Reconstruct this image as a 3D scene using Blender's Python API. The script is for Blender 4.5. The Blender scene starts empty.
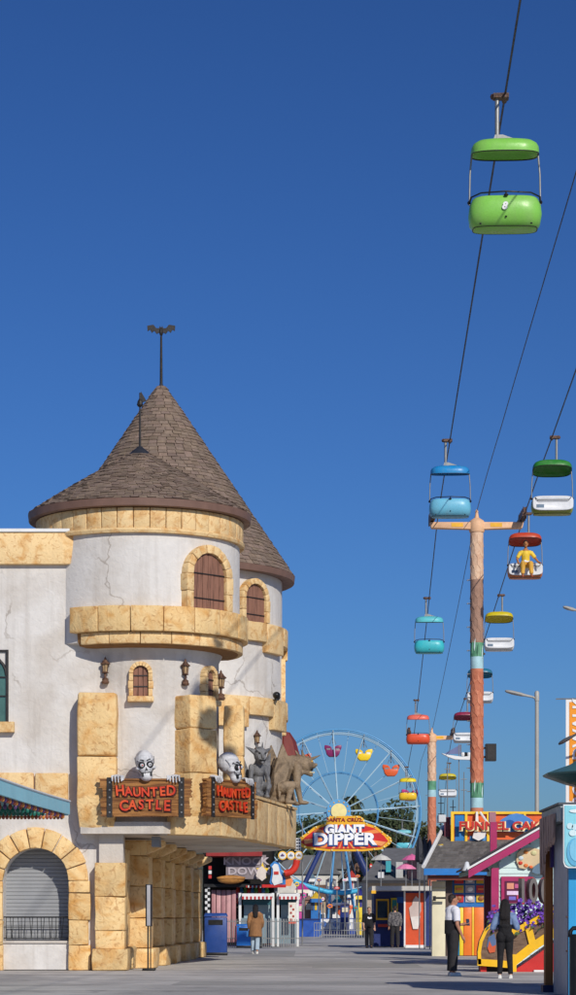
import bpy, bmesh, math, random
from mathutils import Vector, Matrix, noise
random.seed(7)
R = math.radians
scene = bpy.context.scene
C = scene.collection
# ---------------------------------------------------------------- camera, sky, sun, exposure
F, HC, HOR = 2400.0, 1.25, 918.0           # focal length in photo pixels, eye height, horizon row
cam = bpy.data.cameras.new('camera'); camo = bpy.data.objects.new('camera', cam); C.objects.link(camo)
camo.location = (0, 0, HC); camo.rotation_euler = (R(90), 0, 0)
cam.sensor_fit = 'VERTICAL'; cam.sensor_height = 36; cam.lens = 36 * F / 995
cam.shift_y = (HOR - 497.5) / 995; cam.clip_start = .1; cam.clip_end = 5000
scene.camera = camo
SUN_EL, SUN_AZ = R(29.5), R(158)
world = bpy.data.worlds.new('World'); scene.world = world; world.use_nodes = True
nt = world.node_tree
sky = nt.nodes.new('ShaderNodeTexSky'); sky.sky_type = 'NISHITA'; sky.sun_disc = False
sky.sun_elevation = SUN_EL; sky.sun_rotation = SUN_AZ; sky.altitude = 0
sky.air_density = 1.0; sky.dust_density = 0.6; sky.ozone_density = 9.0
gm = nt.nodes.new('ShaderNodeGamma'); gm.inputs[1].default_value = 1.3          # deep clear blue of the photograph, the same all round
tint = nt.nodes.new('ShaderNodeVectorMath'); tint.operation = 'MULTIPLY'; tint.inputs[1].default_value = (.332, .364, .412)
nt.links.new(sky.outputs[0], gm.inputs[0]); nt.links.new(gm.outputs[0], tint.inputs[0])
nt.links.new(tint.outputs[0], nt.nodes['Background'].inputs[0])
nt.nodes['Background'].inputs[1].default_value = .1
sl = bpy.data.lights.new('sun', 'SUN'); sl.energy = 3.45; sl.angle = R(.5); sl.color = (1, .94, .84)
so = bpy.data.objects.new('sun', sl); C.objects.link(so)
tosun = Vector((math.sin(SUN_AZ) * math.cos(SUN_EL), math.cos(SUN_AZ) * math.cos(SUN_EL), math.sin(SUN_EL)))
so.rotation_euler = tosun.to_track_quat('Z', 'Y').to_euler(); so.location = (30, -30, 60)
scene.view_settings.view_transform = 'Standard'; scene.view_settings.look = 'None'
scene.view_settings.exposure = 0; scene.view_settings.gamma = 1

# ---------------------------------------------------------------- helpers
def P(px, py, d): return Vector(((px - 288) * d / F, d, HC + (HOR - py) * d / F))
def X(px, d): return (px - 288) * d / F
def Z(py, d): return HC + (HOR - py) * d / F
def S(r, g, b): return tuple(((v / 255) / 12.92 if v < 11 else ((v / 255 + .055) / 1.055) ** 2.4) for v in (r, g, b))
MATS = {}
def mat(name, col, rough=.6, var=.12, scale=5, bump=0, bscale=30, col2=None, lo=.45, hi=.65, metal=0, dist=.5,
        col3=None, attr=False, spec=.4, stretch=(1, 1, 1), coat=0, cracks=False, streak=0, each=0):
    if name in MATS: return MATS[name]
    m = bpy.data.materials.new(name); m.use_nodes = True; MATS[name] = m
    t = m.node_tree; N = t.nodes.new; L = t.links.new
    b = t.nodes['Principled BSDF']
    b.inputs['Roughness'].default_value = rough; b.inputs['Metallic'].default_value = metal
    b.inputs['Specular IOR Level'].default_value = spec
    if coat: b.inputs['Coat Weight'].default_value = coat; b.inputs['Coat Roughness'].default_value = .08
    tc = N('ShaderNodeTexCoord'); oi = N('ShaderNodeObjectInfo')
    ma = N('ShaderNodeVectorMath'); ma.operation = 'MULTIPLY_ADD'
    cmb = N('ShaderNodeCombineXYZ')
    for i in range(3): L(oi.outputs['Random'], cmb.inputs[i])
    L(cmb.outputs[0], ma.inputs[0]); ma.inputs[1].default_value = (71, 37, 53); L(tc.outputs['Object'], ma.inputs[2])
    mp = N('ShaderNodeMapping'); L(ma.outputs[0], mp.inputs[0]); mp.inputs['Scale'].default_value = stretch
    def nz(sc, det=4, di=dist):
        n = N('ShaderNodeTexNoise'); n.inputs['Scale'].default_value = sc; n.inputs['Detail'].default_value = det
        n.inputs['Distortion'].default_value = di; L(mp.outputs[0], n.inputs['Vector']); return n.outputs['Fac']
    def rng(src, a, bb, c, d):
        r = N('ShaderNodeMapRange'); r.inputs[1].default_value = a; r.inputs[2].default_value = bb
        r.inputs[3].default_value = c; r.inputs[4].default_value = d; L(src, r.inputs[0]); return r.outputs[0]
    def mix(fac, A, B, mode='MIX'):
        x = N('ShaderNodeMix'); x.data_type = 'RGBA'; x.blend_type = mode
        if isinstance(fac, float): x.inputs[0].default_value = fac
        else: L(fac, x.inputs[0])
        for s, v in ((6, A), (7, B)):
            if isinstance(v, tuple): x.inputs[s].default_value = (*v[:3], 1)
            else: L(v, x.inputs[s])
        return x.outputs[2]
    n1 = nz(scale)
    if col2: c = mix(rng(n1, lo, hi, 0, 1), col, col2)
    else: c = mix(rng(n1, .3, .7, 0, 1), tuple(v * (1 - var) for v in col), tuple(min(1, v * (1 + var)) for v in col))
    if col3: c = mix(rng(nz(scale * 2.4, 3, 2.4), .56, .67, 0, .55), c, col3)
    if attr:
        a = N('ShaderNodeAttribute'); a.attribute_name = 'tint'; c = mix(1.0, c, a.outputs['Color'], 'MULTIPLY')
    # fine overall wear
    c = mix(1.0, c, mix(rng(nz(scale * 11, 5, .2), .35, .65, 0, 1), (1 - var * .6,) * 3, (1, 1, 1)), 'MULTIPLY')
    if streak:                                     # rain streaks and grime runs
        sm_ = N('ShaderNodeMapping'); sm_.inputs['Scale'].default_value = (2.6, 2.6, .16); L(ma.outputs[0], sm_.inputs[0])
        sn = N('ShaderNodeTexNoise'); sn.inputs['Scale'].default_value = 1.6; sn.inputs['Detail'].default_value = 7; sn.inputs['Roughness'].default_value = .62; L(sm_.outputs[0], sn.inputs['Vector'])
        c = mix(rng(sn.outputs['Fac'], .50, .72, 0, streak), c, (.27, .22, .17))
    if each:                                       # every stone its own shade
        c = mix(1.0, c, mix(oi.outputs['Random'], (1 - each, 1 - each * 1.1, 1 - each * 1.3), (1, 1, 1)), 'MULTIPLY')
    if cracks:
        v = N('ShaderNodeTexVoronoi'); v.feature = 'DISTANCE_TO_EDGE'; v.inputs['Scale'].default_value = .33
        wn = N('ShaderNodeTexNoise'); wn.inputs['Scale'].default_value = 1.3; wn.inputs['Detail'].default_value = 6
        L(mp.outputs[0], wn.inputs['Vector'])
        wa = N('ShaderNodeVectorMath'); wa.operation = 'MULTIPLY_ADD'; L(wn.outputs['Color'], wa.inputs[0])
        wa.inputs[1].default_value = (1.3,) * 3; L(mp.outputs[0], wa.inputs[2]); L(wa.outputs[0], v.inputs['Vector'])
        line = rng(v.outputs['Distance'], .003, .010, 1, 0); mask = rng(nz(.45, 2), .50, .58, 0, .5)
        mm = N('ShaderNodeMath'); mm.operation = 'MULTIPLY'; L(line, mm.inputs[0]); L(mask, mm.inputs[1])
        c = mix(mm.outputs[0], c, (.22, .17, .13))
    L(c, b.inputs['Base Color'])
    if bump:
        bp = N('ShaderNodeBump'); bp.inputs['Strength'].default_value = bump; bp.inputs['Distance'].default_value = .05
        L(nz(bscale, 8), bp.inputs['Height']); L(bp.outputs[0], b.inputs['Normal'])
    L(rng(nz(scale * 2.1), .3, .7, max(.02, rough - .12), min(1, rough + .12)), b.inputs['Roughness'])
    return m
_pc = {}
def paint(r, g, b, rough=.45, var=.10):
    k = (r, g, b, rough)
    if k not in _pc: _pc[k] = mat('paint_%d_%d_%d_%d' % (r, g, b, rough * 100), S(r, g, b), rough, var, 2.5)
    return _pc[k]

WM = {}
def link(o, parent=None):
    C.objects.link(o); WM[o.name] = o.matrix_basis.copy()
    if parent is not None:
        o.parent = parent; o.matrix_parent_inverse = WM[parent.name].inverted()
    return o
def thing(name, label, cat, loc=(0, 0, 0), rz=0, group=None):
    o = bpy.data.objects.new(name, None); o.empty_display_size = .2
    o.matrix_basis = Matrix.Translation(Vector(loc)) @ Matrix.Rotation(rz, 4, 'Z')
    link(o); tag(o, label, cat, group); return o
def tag(o, label=None, cat=None, group=None, kind=None):
    for k, v in (('label', label), ('category', cat), ('group', group), ('kind', kind)):
        if v: o[k] = v
    return o
def move(root, loc, rz=0):
    root.matrix_basis = Matrix.Translation(Vector(loc)) @ Matrix.Rotation(rz, 4, 'Z'); WM[root.name] = root.matrix_basis.copy()
def dup(o, parent=None):
    c = o.copy(); C.objects.link(c)
    if parent is not None: c.parent = parent
    WM[c.name] = c.matrix_basis.copy()
    for ch in o.children: dup(ch, c)
    return c

class MB:
    """collects faces, then builds one mesh object"""
    def __init__(s): s.v = []; s.f = []; s.c = []; s.m = []; s.tint = (1, 1, 1); s.mi = 0; s.T = Matrix()
    def add(s, vs, fs):
        o = len(s.v); s.v += [s.T @ Vector(v) for v in vs]; s.f += [tuple(i + o for i in f) for f in fs]
        s.c += [s.tint] * len(fs); s.m += [s.mi] * len(fs); return s
    def box(s, c, d, rz=0, ry=0, rx=0, taper=(1, 1)):
        M = Matrix.Translation(Vector(c)) @ Matrix.Rotation(rz, 4, 'Z') @ Matrix.Rotation(ry, 4, 'Y') @ Matrix.Rotation(rx, 4, 'X')
        vs = []
        for z in (-.5, .5):
            tx, ty = taper if z > 0 else (1, 1)
            for x, y in ((-.5, -.5), (.5, -.5), (.5, .5), (-.5, .5)): vs.append(M @ Vector((x * d[0] * tx, y * d[1] * ty, z * d[2])))
        return s.add(vs, [(3, 2, 1, 0), (4, 5, 6, 7), (0, 1, 5, 4), (1, 2, 6, 5), (2, 3, 7, 6), (3, 0, 4, 7)])
    def b2(s, a, b): return s.box([(a[i] + b[i]) / 2 for i in range(3)], [abs(b[i] - a[i]) for i in range(3)])
    def lathe(s, prof, n=48, c=(0, 0, 0), a0=0, a1=None, sx=1, sy=1, cap=True):
        full = a1 is None; k = n if full else n + 1; vs = []
        for r, z in prof:
            for i in range(k):
                a = a0 + (2 * math.pi if full else a1 - a0) * i / n
                vs.append((c[0] + sx * r * math.sin(a), c[1] - sy * r * math.cos(a), c[2] + z))
        fs = []
        for j in range(len(prof) - 1):
            for i in range(n):
                a = j * k + i; b = j * k + (i + 1) % k
                fs.append((a, b, b + k, a + k))
        if cap and full:
            if prof[0][0] > 1e-4: fs.append(tuple(reversed(range(k))))
            if prof[-1][0] > 1e-4: fs.append(tuple((len(prof) - 1) * k + i for i in range(k)))
        return s.add(vs, fs)
    def tube(s, pts, r, n=8, r1=None, caps=True):
        pts = [Vector(p) for p in pts]; vs = []; m = len(pts)
        up = None
        for i, p in enumerate(pts):
            t = (pts[min(i + 1, m - 1)] - pts[max(i - 1, 0)]).normalized()
            if up is None: up = t.orthogonal().normalized()
            up = (up - t * up.dot(t)).normalized(); w = t.cross(up)
            rr = r if r1 is None else r + (r1 - r) * i / (m - 1)
            for k in range(n):
                a = 2 * math.pi * k / n; vs.append(p + (up * math.cos(a) + w * math.sin(a)) * rr)
        fs = [(j * n + i, j * n + (i + 1) % n, (j + 1) * n + (i + 1) % n, (j + 1) * n + i) for j in range(m - 1) for i in range(n)]
        if caps: fs += [tuple(reversed(range(n))), tuple((m - 1) * n + i for i in range(n))]
        return s.add(vs, fs)
    def prism(s, poly, t, M=Matrix()):
        """poly: (x, z) points facing -y; thickness t from y=0 back to y=t"""
        n = len(poly); ar = sum(poly[i][0] * poly[(i + 1) % n][1] - poly[(i + 1) % n][0] * poly[i][1] for i in range(n))
        if ar < 0: poly = poly[::-1]
        vs = [M @ Vector((x, 0, z)) for x, z in poly] + [M @ Vector((x, t, z)) for x, z in poly]
        return s.add(vs, [tuple(range(n)), tuple(reversed(range(n, 2 * n)))] + [(i, i + n, (i + 1) % n + n, (i + 1) % n) for i in range(n)])
    def ball(s, c, r, n=12, M=Matrix()):
        r = (r,) * 3 if not hasattr(r, '__len__') else r; h = n // 2; vs = []
        for j in range(h + 1):
            ph = math.pi * j / h
            for i in range(n):
                a = 2 * math.pi * i / n
                vs.append(Vector(c) + M.to_3x3() @ Vector((r[0] * math.sin(ph) * math.cos(a), r[1] * math.sin(ph) * math.sin(a), -r[2] * math.cos(ph))))
        return s.add(vs, [(j * n + i, j * n + (i + 1) % n, (j + 1) * n + (i + 1) % n, (j + 1) * n + i) for j in range(h) for i in range(n)])
    def mesh(s, name, mats, smooth=None):
        me = bpy.data.meshes.new(name); me.from_pydata([tuple(v) for v in s.v], [], s.f)
        for m in (mats if isinstance(mats, (list, tuple)) else [mats]): me.materials.append(m)
        for p, mi in zip(me.polygons, s.m): p.material_index = mi
        if any(c != (1, 1, 1) for c in s.c):
            a = me.color_attributes.new('tint', 'FLOAT_COLOR', 'CORNER')
            for p, c in zip(me.polygons, s.c):
                for li in p.loop_indices: a.data[li].color = (*c, 1)
        elif any(m and 'tint' in m.name for m in me.materials): pass
        if smooth is not None:
            bm = bmesh.new(); bm.from_mesh(me)
            bmesh.ops.remove_doubles(bm, verts=bm.verts, dist=1e-5)
            for f in bm.faces: f.smooth = True
            for e in bm.edges:
                if len(e.link_faces) == 2 and e.calc_face_angle(0) > R(smooth): e.smooth = False
            bm.to_mesh(me); bm.free()
        return me
    def obj(s, name, mats, parent=None, smooth=None):
        return link(bpy.data.objects.new(name, s.mesh(name, mats, smooth)), parent)

def finish_bm(bm, name, m, parent, smooth=35):
    bmesh.ops.recalc_face_normals(bm, faces=bm.faces)
    me = bpy.data.meshes.new(name); bm.to_mesh(me); bm.free(); me.materials.append(m)
    if smooth:
        for p in me.polygons: p.use_smooth = True
        me.set_sharp_from_angle(angle=R(smooth))
    return link(bpy.data.objects.new(name, me), parent)
def bev(name, mb, m, parent=None, w=.02, seg=2, smooth=40):
    bm = bmesh.new(); vs = [bm.verts.new(v) for v in mb.v]
    for f in mb.f: bm.faces.new([vs[i] for i in f])
    bmesh.ops.bevel(bm, geom=list(bm.edges), offset=w, segments=seg, affect='EDGES', profile=.5)
    return finish_bm(bm, name, m, parent, smooth)
def block(name, parent, c, d, m, rz=0, w=.03, jit=.012, taper=(1, 1), cuts=0):
    """one rough hewn stone: bevelled box with uneven faces"""
    mb = MB().box((0, 0, 0), d, taper=taper)
    bm = bmesh.new(); vs = [bm.verts.new(v) for v in mb.v]
    for f in mb.f: bm.faces.new([vs[i] for i in f])
    if cuts: bmesh.ops.subdivide_edges(bm, edges=list(bm.edges), cuts=cuts, use_grid_fill=True)
    ed = [e for e in bm.edges if len(e.link_faces) == 2 and e.calc_face_angle(0) > .3]
    bmesh.ops.bevel(bm, geom=ed, offset=w, segments=2, affect='EDGES', profile=.5)
    sd = Vector((random.random() * 90, random.random() * 90, 0))
    for v in bm.verts: v.co += noise.noise_vector(v.co * 2.2 + sd) * jit * 1.6
    o = finish_bm(bm, name, m, None, 50)
    C.objects.unlink(o); o.matrix_basis = Matrix.Translation(Vector(c)) @ Matrix.Rotation(rz, 4, 'Z')
    return link(o, parent)
def polar(cx, cy, r, a, z): return Vector((cx + r * math.sin(a), cy - r * math.cos(a), z))
def arcblock(name, parent, cx, cy, r0, r1, a0, a1, z0, z1, m, n=3, w=.02, jit=.008, flare=0):
    bm = bmesh.new(); g = []
    for i in range(n + 1):
        a = a0 + (a1 - a0) * i / n
        g.append([bm.verts.new(polar(cx, cy, r, a, z)) for r, z in ((r0, z0), (r1, z0), (r1 + flare, z1), (r0, z1))])
    for i in range(n):
        for k in range(4): bm.faces.new((g[i][k], g[i + 1][k], g[i + 1][(k + 1) % 4], g[i][(k + 1) % 4]))
    bm.faces.new(g[0]); bm.faces.new(g[-1][::-1])
    bmesh.ops.recalc_face_normals(bm, faces=bm.faces)
    ed = [e for e in bm.edges if e.calc_face_angle(0) > .5]
    bmesh.ops.bevel(bm, geom=ed, offset=w, segments=2, affect='EDGES', profile=.5)
    sd = Vector((random.random() * 90, random.random() * 90, 0))
    for v in bm.verts: v.co += noise.noise_vector(v.co * 2.5 + sd) * jit
    return finish_bm(bm, name, m, parent, 50)
def blob(name, prims, m, parent=None, voxel=.012, sm=4):
    """organic solid: overlapping tapered limbs and ellipsoids fused into one continuous skin"""
    mb = MB()
    for p in prims:
        if p[0] == 'c':            # tapered limb with round ends
            _, a, b, r0, r1 = p; mb.tube([a, b], r0, 12, r1); mb.ball(a, r0, 12); mb.ball(b, r1, 12)
        elif p[0] == 't': _, a, b, r0, r1 = p; mb.tube([a, b], r0, 14, r1)
        elif p[0] == 'e': mb.ball(p[1], p[2], 16, p[3] if len(p) > 3 else Matrix())
        elif p[0] == 'b': mb.box(p[1], p[2], *(p[3:]))
    o = mb.obj('tmp', m)
    r = o.modifiers.new('r', 'REMESH'); r.mode = 'VOXEL'; r.voxel_size = voxel
    if sm: s = o.modifiers.new('s', 'SMOOTH'); s.factor = .5; s.iterations = sm
    bpy.context.view_layer.update()
    me = bpy.data.meshes.new_from_object(o.evaluated_get(bpy.context.evaluated_depsgraph_get()))
    old = o.data; bpy.data.objects.remove(o); bpy.data.meshes.remove(old)
    me.name = name
    for p in me.polygons: p.use_smooth = True
    if not me.materials: me.materials.append(m)
    return link(bpy.data.objects.new(name, me), parent)
def text(name, body, size, m, parent, M, depth=.02, bold=.0, sx=1, spacing=1.0, align='CENTER'):
    """raised lettering; M maps local (x right, z up, facing -y) to the world"""
    cu = bpy.data.curves.new(name, 'FONT'); cu.body = body; cu.size = size; cu.extrude = depth / 2; cu.offset = bold
    cu.align_x = align; cu.align_y = 'CENTER'; cu.space_character = spacing; cu.space_line = .85; cu.resolution_u = 3
    o = bpy.data.objects.new('tmp', cu); C.objects.link(o); bpy.context.view_layer.update()
    me = bpy.data.meshes.new_from_object(o.evaluated_get(bpy.context.evaluated_depsgraph_get()))
    bpy.data.objects.remove(o); bpy.data.curves.remove(cu)
    me.transform(M @ Matrix.Rotation(R(90), 4, 'X') @ Matrix.Diagonal((sx, 1, 1, 1)))
    me.materials.clear(); me.materials.append(m); me.name = name
    return link(bpy.data.objects.new(name, me), parent)
def TR(loc, rz=0): return Matrix.Translation(Vector(loc)) @ Matrix.Rotation(rz, 4, 'Z')

# ---------------------------------------------------------------- materials
STONE = mat('castle_stone', S(242, 208, 150), .75, .08, 1.6, .55, 7, col2=S(222, 166, 92), lo=.46, hi=.72, col3=S(176, 116, 56), dist=1.4, streak=.14, each=.17)
STONE_PLAIN = mat('castle_stone_plain', S(240, 208, 154), .75, .08, 2.2, .4, 9, col2=S(214, 160, 92), lo=.48, hi=.72, col3=S(190, 132, 74), dist=1.2, streak=.14, each=.15)
PLASTER = mat('plaster', S(217, 213, 208), .85, .09, .7, .34, 8, col2=S(190, 180, 168), lo=.46, hi=.8, cracks=True, streak=.26)
PLASTER_W = mat('plaster_warm', S(200, 192, 182), .85, .08, .8, .25, 18, col2=S(172, 158, 144), lo=.5, hi=.78, cracks=True, streak=.3)
MORTAR = mat('mortar', S(150, 110, 66), .9, .15, 6)
SHINGLE = mat('roof_shingle_tint', S(134, 117, 104), .9, .16, 5, .4, 40, attr=True)
ROOFBAND = mat('roof_fascia', S(120, 92, 80), .6, .12, 3)
WOOD = mat('shutter_wood', S(146, 104, 86), .8, .2, 3, .3, 20, col2=S(104, 72, 60), lo=.45, hi=.7, stretch=(6, 6, .6))
SIGNWOOD = mat('sign_wood', S(172, 120, 66), .75, .2, 3, .4, 16, col2=S(112, 70, 36), lo=.4, hi=.62, stretch=(.5, 4, 6))
IRON = mat('dark_iron', S(48, 45, 44), .5, .2, 6, .1, metal=.3)
BLACK = mat('black_metal', S(24, 24, 26), .45, .2, 5)
GALV = mat('galvanised_steel', S(150, 150, 148), .45, .1, 6, metal=.5)
RUST = mat('rusty_bronze', S(110, 80, 62), .6, .25, 9, .2, 30, col2=S(70, 48, 40), lo=.45, hi=.6)
WHITE = mat('white_paint', S(226, 226, 224), .5, .06, 3)
GLASSM = mat('window_glass', S(74, 110, 100), .08, .2, 1.5, spec=.8)
GREYP = mat('grey_panel', S(128, 130, 132), .6, .1, 2)
DARK = mat('dark_interior', S(30, 28, 28), .9, .2, 3)
CABLE = mat('cable', S(34, 36, 42), .5, .1, 3)
# ================================================================ ground
def ground_mat():
    m = mat('promenade_asphalt', S(202, 198, 193), .85, .09, .25, .2, 60, col2=S(172, 169, 166), lo=.42, hi=.62, col3=S(142, 139, 138), dist=.8)
    return m
g = MB(); g.add([(-1500, -200, 0), (1500, -200, 0), (1500, 3000, 0), (-1500, 3000, 0)], [(0, 1, 2, 3)])
ground = tag(g.obj('ground', ground_mat()), 'light grey asphalt promenade running between the castle and the stands', 'ground', kind='structure')
SEAM = mat('seam_tar', S(128, 126, 125), .9, .2, 4)
PATCH = mat('asphalt_patch', S(166, 164, 160), .9, .12, 1.2)
for i, (d, wd) in enumerate(((41, .05), (44.5, .05), (48, .04), (52.6, .05), (57.5, .06), (64, .07), (72, .08), (84, .1), (99, .12), (118, .16))):
    mb = MB(); pts = []
    n = 24
    for k in range(n + 1):
        x = -3.9 + .04 * (d - 57) + (10.5) * k / n if d > 56 else -10 + 18 * k / n
        yy = d + .12 * noise.noise(Vector((x * .5, d, 0)))
        pts.append((x, yy))
    for k in range(n):
        (xa, ya), (xb, yb) = pts[k], pts[k + 1]
        mb.add([(xa, ya - wd, .004), (xb, yb - wd, .004), (xb, yb + wd, .004), (xa, ya + wd, .004)], [(0, 1, 2, 3)])
    mb.obj('pavement_seam', SEAM, ground)
for x0, x1, y0, y1 in ((-2.2, 1.9, 45, 47.3), (0.6, 3.4, 60, 67), (-1.5, .2, 78, 92)):
    MB().add([(x0, y0, .003), (x1, y0 + .1, .003), (x1 + .1, y1, .003), (x0 + .1, y1, .003)], [(0, 1, 2, 3)]).obj('pavement_patch', PATCH, ground)

# ================================================================ castle
TC = (-3.64, 59.0); BC = (-3.62, 68.5); YW = 57.2
castle = thing('haunted_castle', 'white plaster castle with yellow stone trim and brown shingled cone roofs', 'castle', (TC[0], TC[1], 0))
# front wall with arched opening
ACX, RI, RO, ZS = X(36, YW), .785, 1.27, Z(881, YW)
w = MB(); zt = 10.45; y0, y1 = YW, YW + .70
def quadwall(x0, x1, z0, z1): w.b2((x0, y0, z0), (x1, y1, z1))
quadwall(-14, ACX - RI, 0, zt); quadwall(ACX + RI, -4.0, 0, zt)
n = 20
for i in range(n):
    a, b = math.pi * i / n, math.pi * (i + 1) / n
    xa, za, xb, zb = ACX - RI * math.cos(a), ZS + RI * math.sin(a), ACX - RI * math.cos(b), ZS + RI * math.sin(b)
    w.add([(xa, y0, za), (xb, y0, zb), (xb, y0, zt), (xa, y0, zt), (xa, y1, za), (xb, y1, zb), (xb, y1, zt), (xa, y1, zt)],
          [(0, 1, 2, 3), (0, 4, 5, 1), (7, 6, 5, 4), (3, 2, 6, 7)])
wall = w.obj('wall', PLASTER, castle)
MB().b2((ACX - RI - .002, YW + .02, .02), (ACX + RI + .002, YW + .56, Z(941, YW))).obj('knee_wall', PLASTER, castle)
MB().b2((ACX - RI - .003, YW - .03, Z(941, YW) - .05), (ACX + RI + .003, YW + .57, Z(941, YW) + .005)).obj('knee_wall_cap', PLASTER_W, castle)
# roller shutter behind the arch, ribbed
s = MB(); zz = 0
while zz < 3.2:
    for q, (za, zb, ya, yb) in enumerate(((zz, zz + .06, 0, 0), (zz + .06, zz + .075, 0, .018), (zz + .075, zz + .09, .018, 0))):
        s.add([(ACX - 1.1, YW + .60 + ya, za), (ACX + 1.1, YW + .60 + ya, za), (ACX + 1.1, YW + .60 + yb, zb), (ACX - 1.1, YW + .60 + yb, zb)], [(0, 1, 2, 3)])
    zz += .09
s.obj('roller_shutter', mat('shutter_grey', S(148, 150, 153), .5, .05, 2), castle)
# railing on the knee wall
zr0, zr1 = Z(941, YW) + .005, Z(917, YW)
rail = MB().tube([(ACX - RI, YW + .1, zr1), (ACX + RI, YW + .1, zr1)], .014).tube([(ACX - RI, YW + .1, zr1 - .24), (ACX + RI, YW + .1, zr1 - .24)], .010).tube([(ACX - RI, YW + .1, zr0 + .06), (ACX + RI, YW + .1, zr0 + .06)], .012).obj('railing', BLACK, castle)
for k in range(17):
    x = ACX - RI + .06 + k * .092
    lean = .05 * math.sin(k * 2.4)
    MB().tube([(x + lean, YW + .1, zr0 + .06), (x + lean * .2, YW + .1, zr1)], .008, 6).obj('baluster', BLACK, rail)
# arch stones and jambs
nv = 9
for i in range(nv):
    a0, a1 = math.pi * i / nv + .012, math.pi * (i + 1) / nv - .012
    bm = bmesh.new(); rr = RO + random.uniform(-.02, .03); g_ = []
    for a in (a0, (a0 + a1) / 2, a1):
        g_.append([bm.verts.new((ACX - r * math.cos(a), y, ZS + r * math.sin(a))) for r, y in ((RI, YW - .16), (rr, YW - .12), (rr, YW + .1), (RI, YW + .1))])
    for j in range(2):
        for k in range(4): bm.faces.new((g_[j][k], g_[j + 1][k], g_[j + 1][(k + 1) % 4], g_[j][(k + 1) % 4]))
    bm.faces.new(g_[0]); bm.faces.new(g_[2][::-1]); bmesh.ops.recalc_face_normals(bm, faces=bm.faces)
    bmesh.ops.bevel(bm, geom=[e for e in bm.edges if e.calc_face_angle(0) > .6], offset=.016, segments=2, affect='EDGES', profile=.5)
    for v in bm.verts: v.co += noise.noise_vector(v.co * 3) * .012
    finish_bm(bm, 'arch_stone', STONE, castle, 50)
zj = [0, Z(945, YW), Z(920, YW), Z(893, YW), ZS]
for sgn in (-1, 1):
    for k in range(4):
        ww = RO - RI + random.uniform(-.03, .05) + (.06 if k == 0 else 0)
        block('jamb_stone', castle, (ACX + sgn * (RI + ww / 2), YW - .02, (zj[k] + zj[k + 1]) / 2), (ww, .30, zj[k + 1] - zj[k] - .014), STONE, w=.018, cuts=1)
# parapet at the top of the front wall
px_ = [-14, -11.4, -8.4, X(77, YW)]
for k in range(3):
    mb = MB(); xa, xb = px_[k] + .01, px_[k + 1] - .01
    mb.prism([(xa, 9.66), (xb - (.14 if k == 2 else 0), 9.66), (xb, 10.42), (xa, 10.42)], .5, TR((0, YW - .16, 0)))
    bev('parapet_stone', mb, STONE_PLAIN, castle, .03)
MB().b2((-14, YW - .2, 10.425), (X(77, YW) + .02, YW + .4, 10.5)).obj('parapet_cap', WHITE, castle)
# stone string course
for xa, xb in ((-14, -8.2), (-8.18, X(34, YW)), (X(34, YW) + .02, X(69, YW))):
    block('string_course_stone', castle, ((xa + xb) / 2, YW - .02, (Z(773, YW) + Z(803, YW)) / 2), (xb - xa - .02, .22, Z(773, YW) - Z(803, YW)), STONE_PLAIN, cuts=1)
# arched glazed window at the left edge
wz0, wz1 = Z(722, YW), Z(652, YW); wx1 = X(8.5, YW); wx0 = wx1 - 1.25
wf = MB()
arch = [(wx0 + .05 + (wx1 - wx0 - .1) * (1 - math.cos(math.pi * t / 12)) / 2, wz1 - .55 + .5 * math.sin(math.pi * t / 12)) for t in range(13)]
wf.prism([(wx0 + .05, wz0)] + arch + [(wx1 - .05, wz0)], .03, TR((0, YW - .015, 0)))
win = wf.obj('window', GLASSM, castle)
fr = MB().b2((wx0, YW - .06, wz0), (wx0 + .06, YW + .05, wz1 + .05)).b2((wx1 - .06, YW - .06, wz0), (wx1, YW + .05, wz1 + .05)).b2((wx0 + .06, YW - .058, wz1), (wx1 - .06, YW + .05, wz1 + .048))
fr.tube([(x, YW - .03, z) for x, z in arch], .035, 6)
for zq in (.6, 1.05): fr.b2((wx0 + .06, YW - .05, wz0 + zq), (wx1 - .06, YW, wz0 + zq + .03))
fr.b2(((wx0 + wx1) / 2 - .02, YW - .055, wz0), ((wx0 + wx1) / 2 + .02, YW, wz1 - .1))
fr.obj('window_frame', IRON, win)
block('window_sill', castle, ((wx0 + wx1) / 2, YW - .05, wz0 - .13), (wx1 - wx0 + .28, .3, .25), STONE_PLAIN)

# ---- front turret
def drum(name, c, prof, m, n=64, sm=30):
    return MB().lathe(prof, n, (c[0], c[1], 0)).obj(name, m, castle, sm)
drum('turret_drum', TC, [(1.94, 3.25), (1.94, 7.5), (2.05, 7.72), (2.45, 7.78), (2.45, 10.9)], PLASTER)
drum('frieze_backing', TC, [(2.46, 10.34), (2.49, 10.34), (2.49, 10.98), (2.46, 10.98)], MORTAR)
nb = 30
for i in range(nb):
    a = -2.3 + 4.6 * i / nb
    arcblock('frieze_stone', castle, *TC, 2.47, 2.53, a + .003, a + 4.6 / nb - .003, 10.44, 10.92, STONE_PLAIN, 2, .015, .005, .02)
MB().lathe([(2.47, 10.33), (2.56, 10.33), (2.58, 10.39), (2.56, 10.44), (2.47, 10.44)], 64, (*TC, 0)).obj('frieze_moulding', STONE_PLAIN, castle, 40)
nb = 9; a0_, a1_ = R(-35.5), R(118)
for i in range(nb):
    a = a0_ + (a1_ - a0_) * i / nb; da = (a1_ - a0_) / nb
    arcblock('ledge_stone', castle, *TC, 2.3, 2.66, a + .003, a + da - .003, 8.0, 8.6, STONE, 4, .016, .010)
    arcblock('ledge_bracket_stone', castle, *TC, 2.0, 2.53, a + da * .3 + .003, a + da * 1.3 - .003, 7.72, 7.99, STONE_PLAIN, 4, .015, .008)
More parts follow.
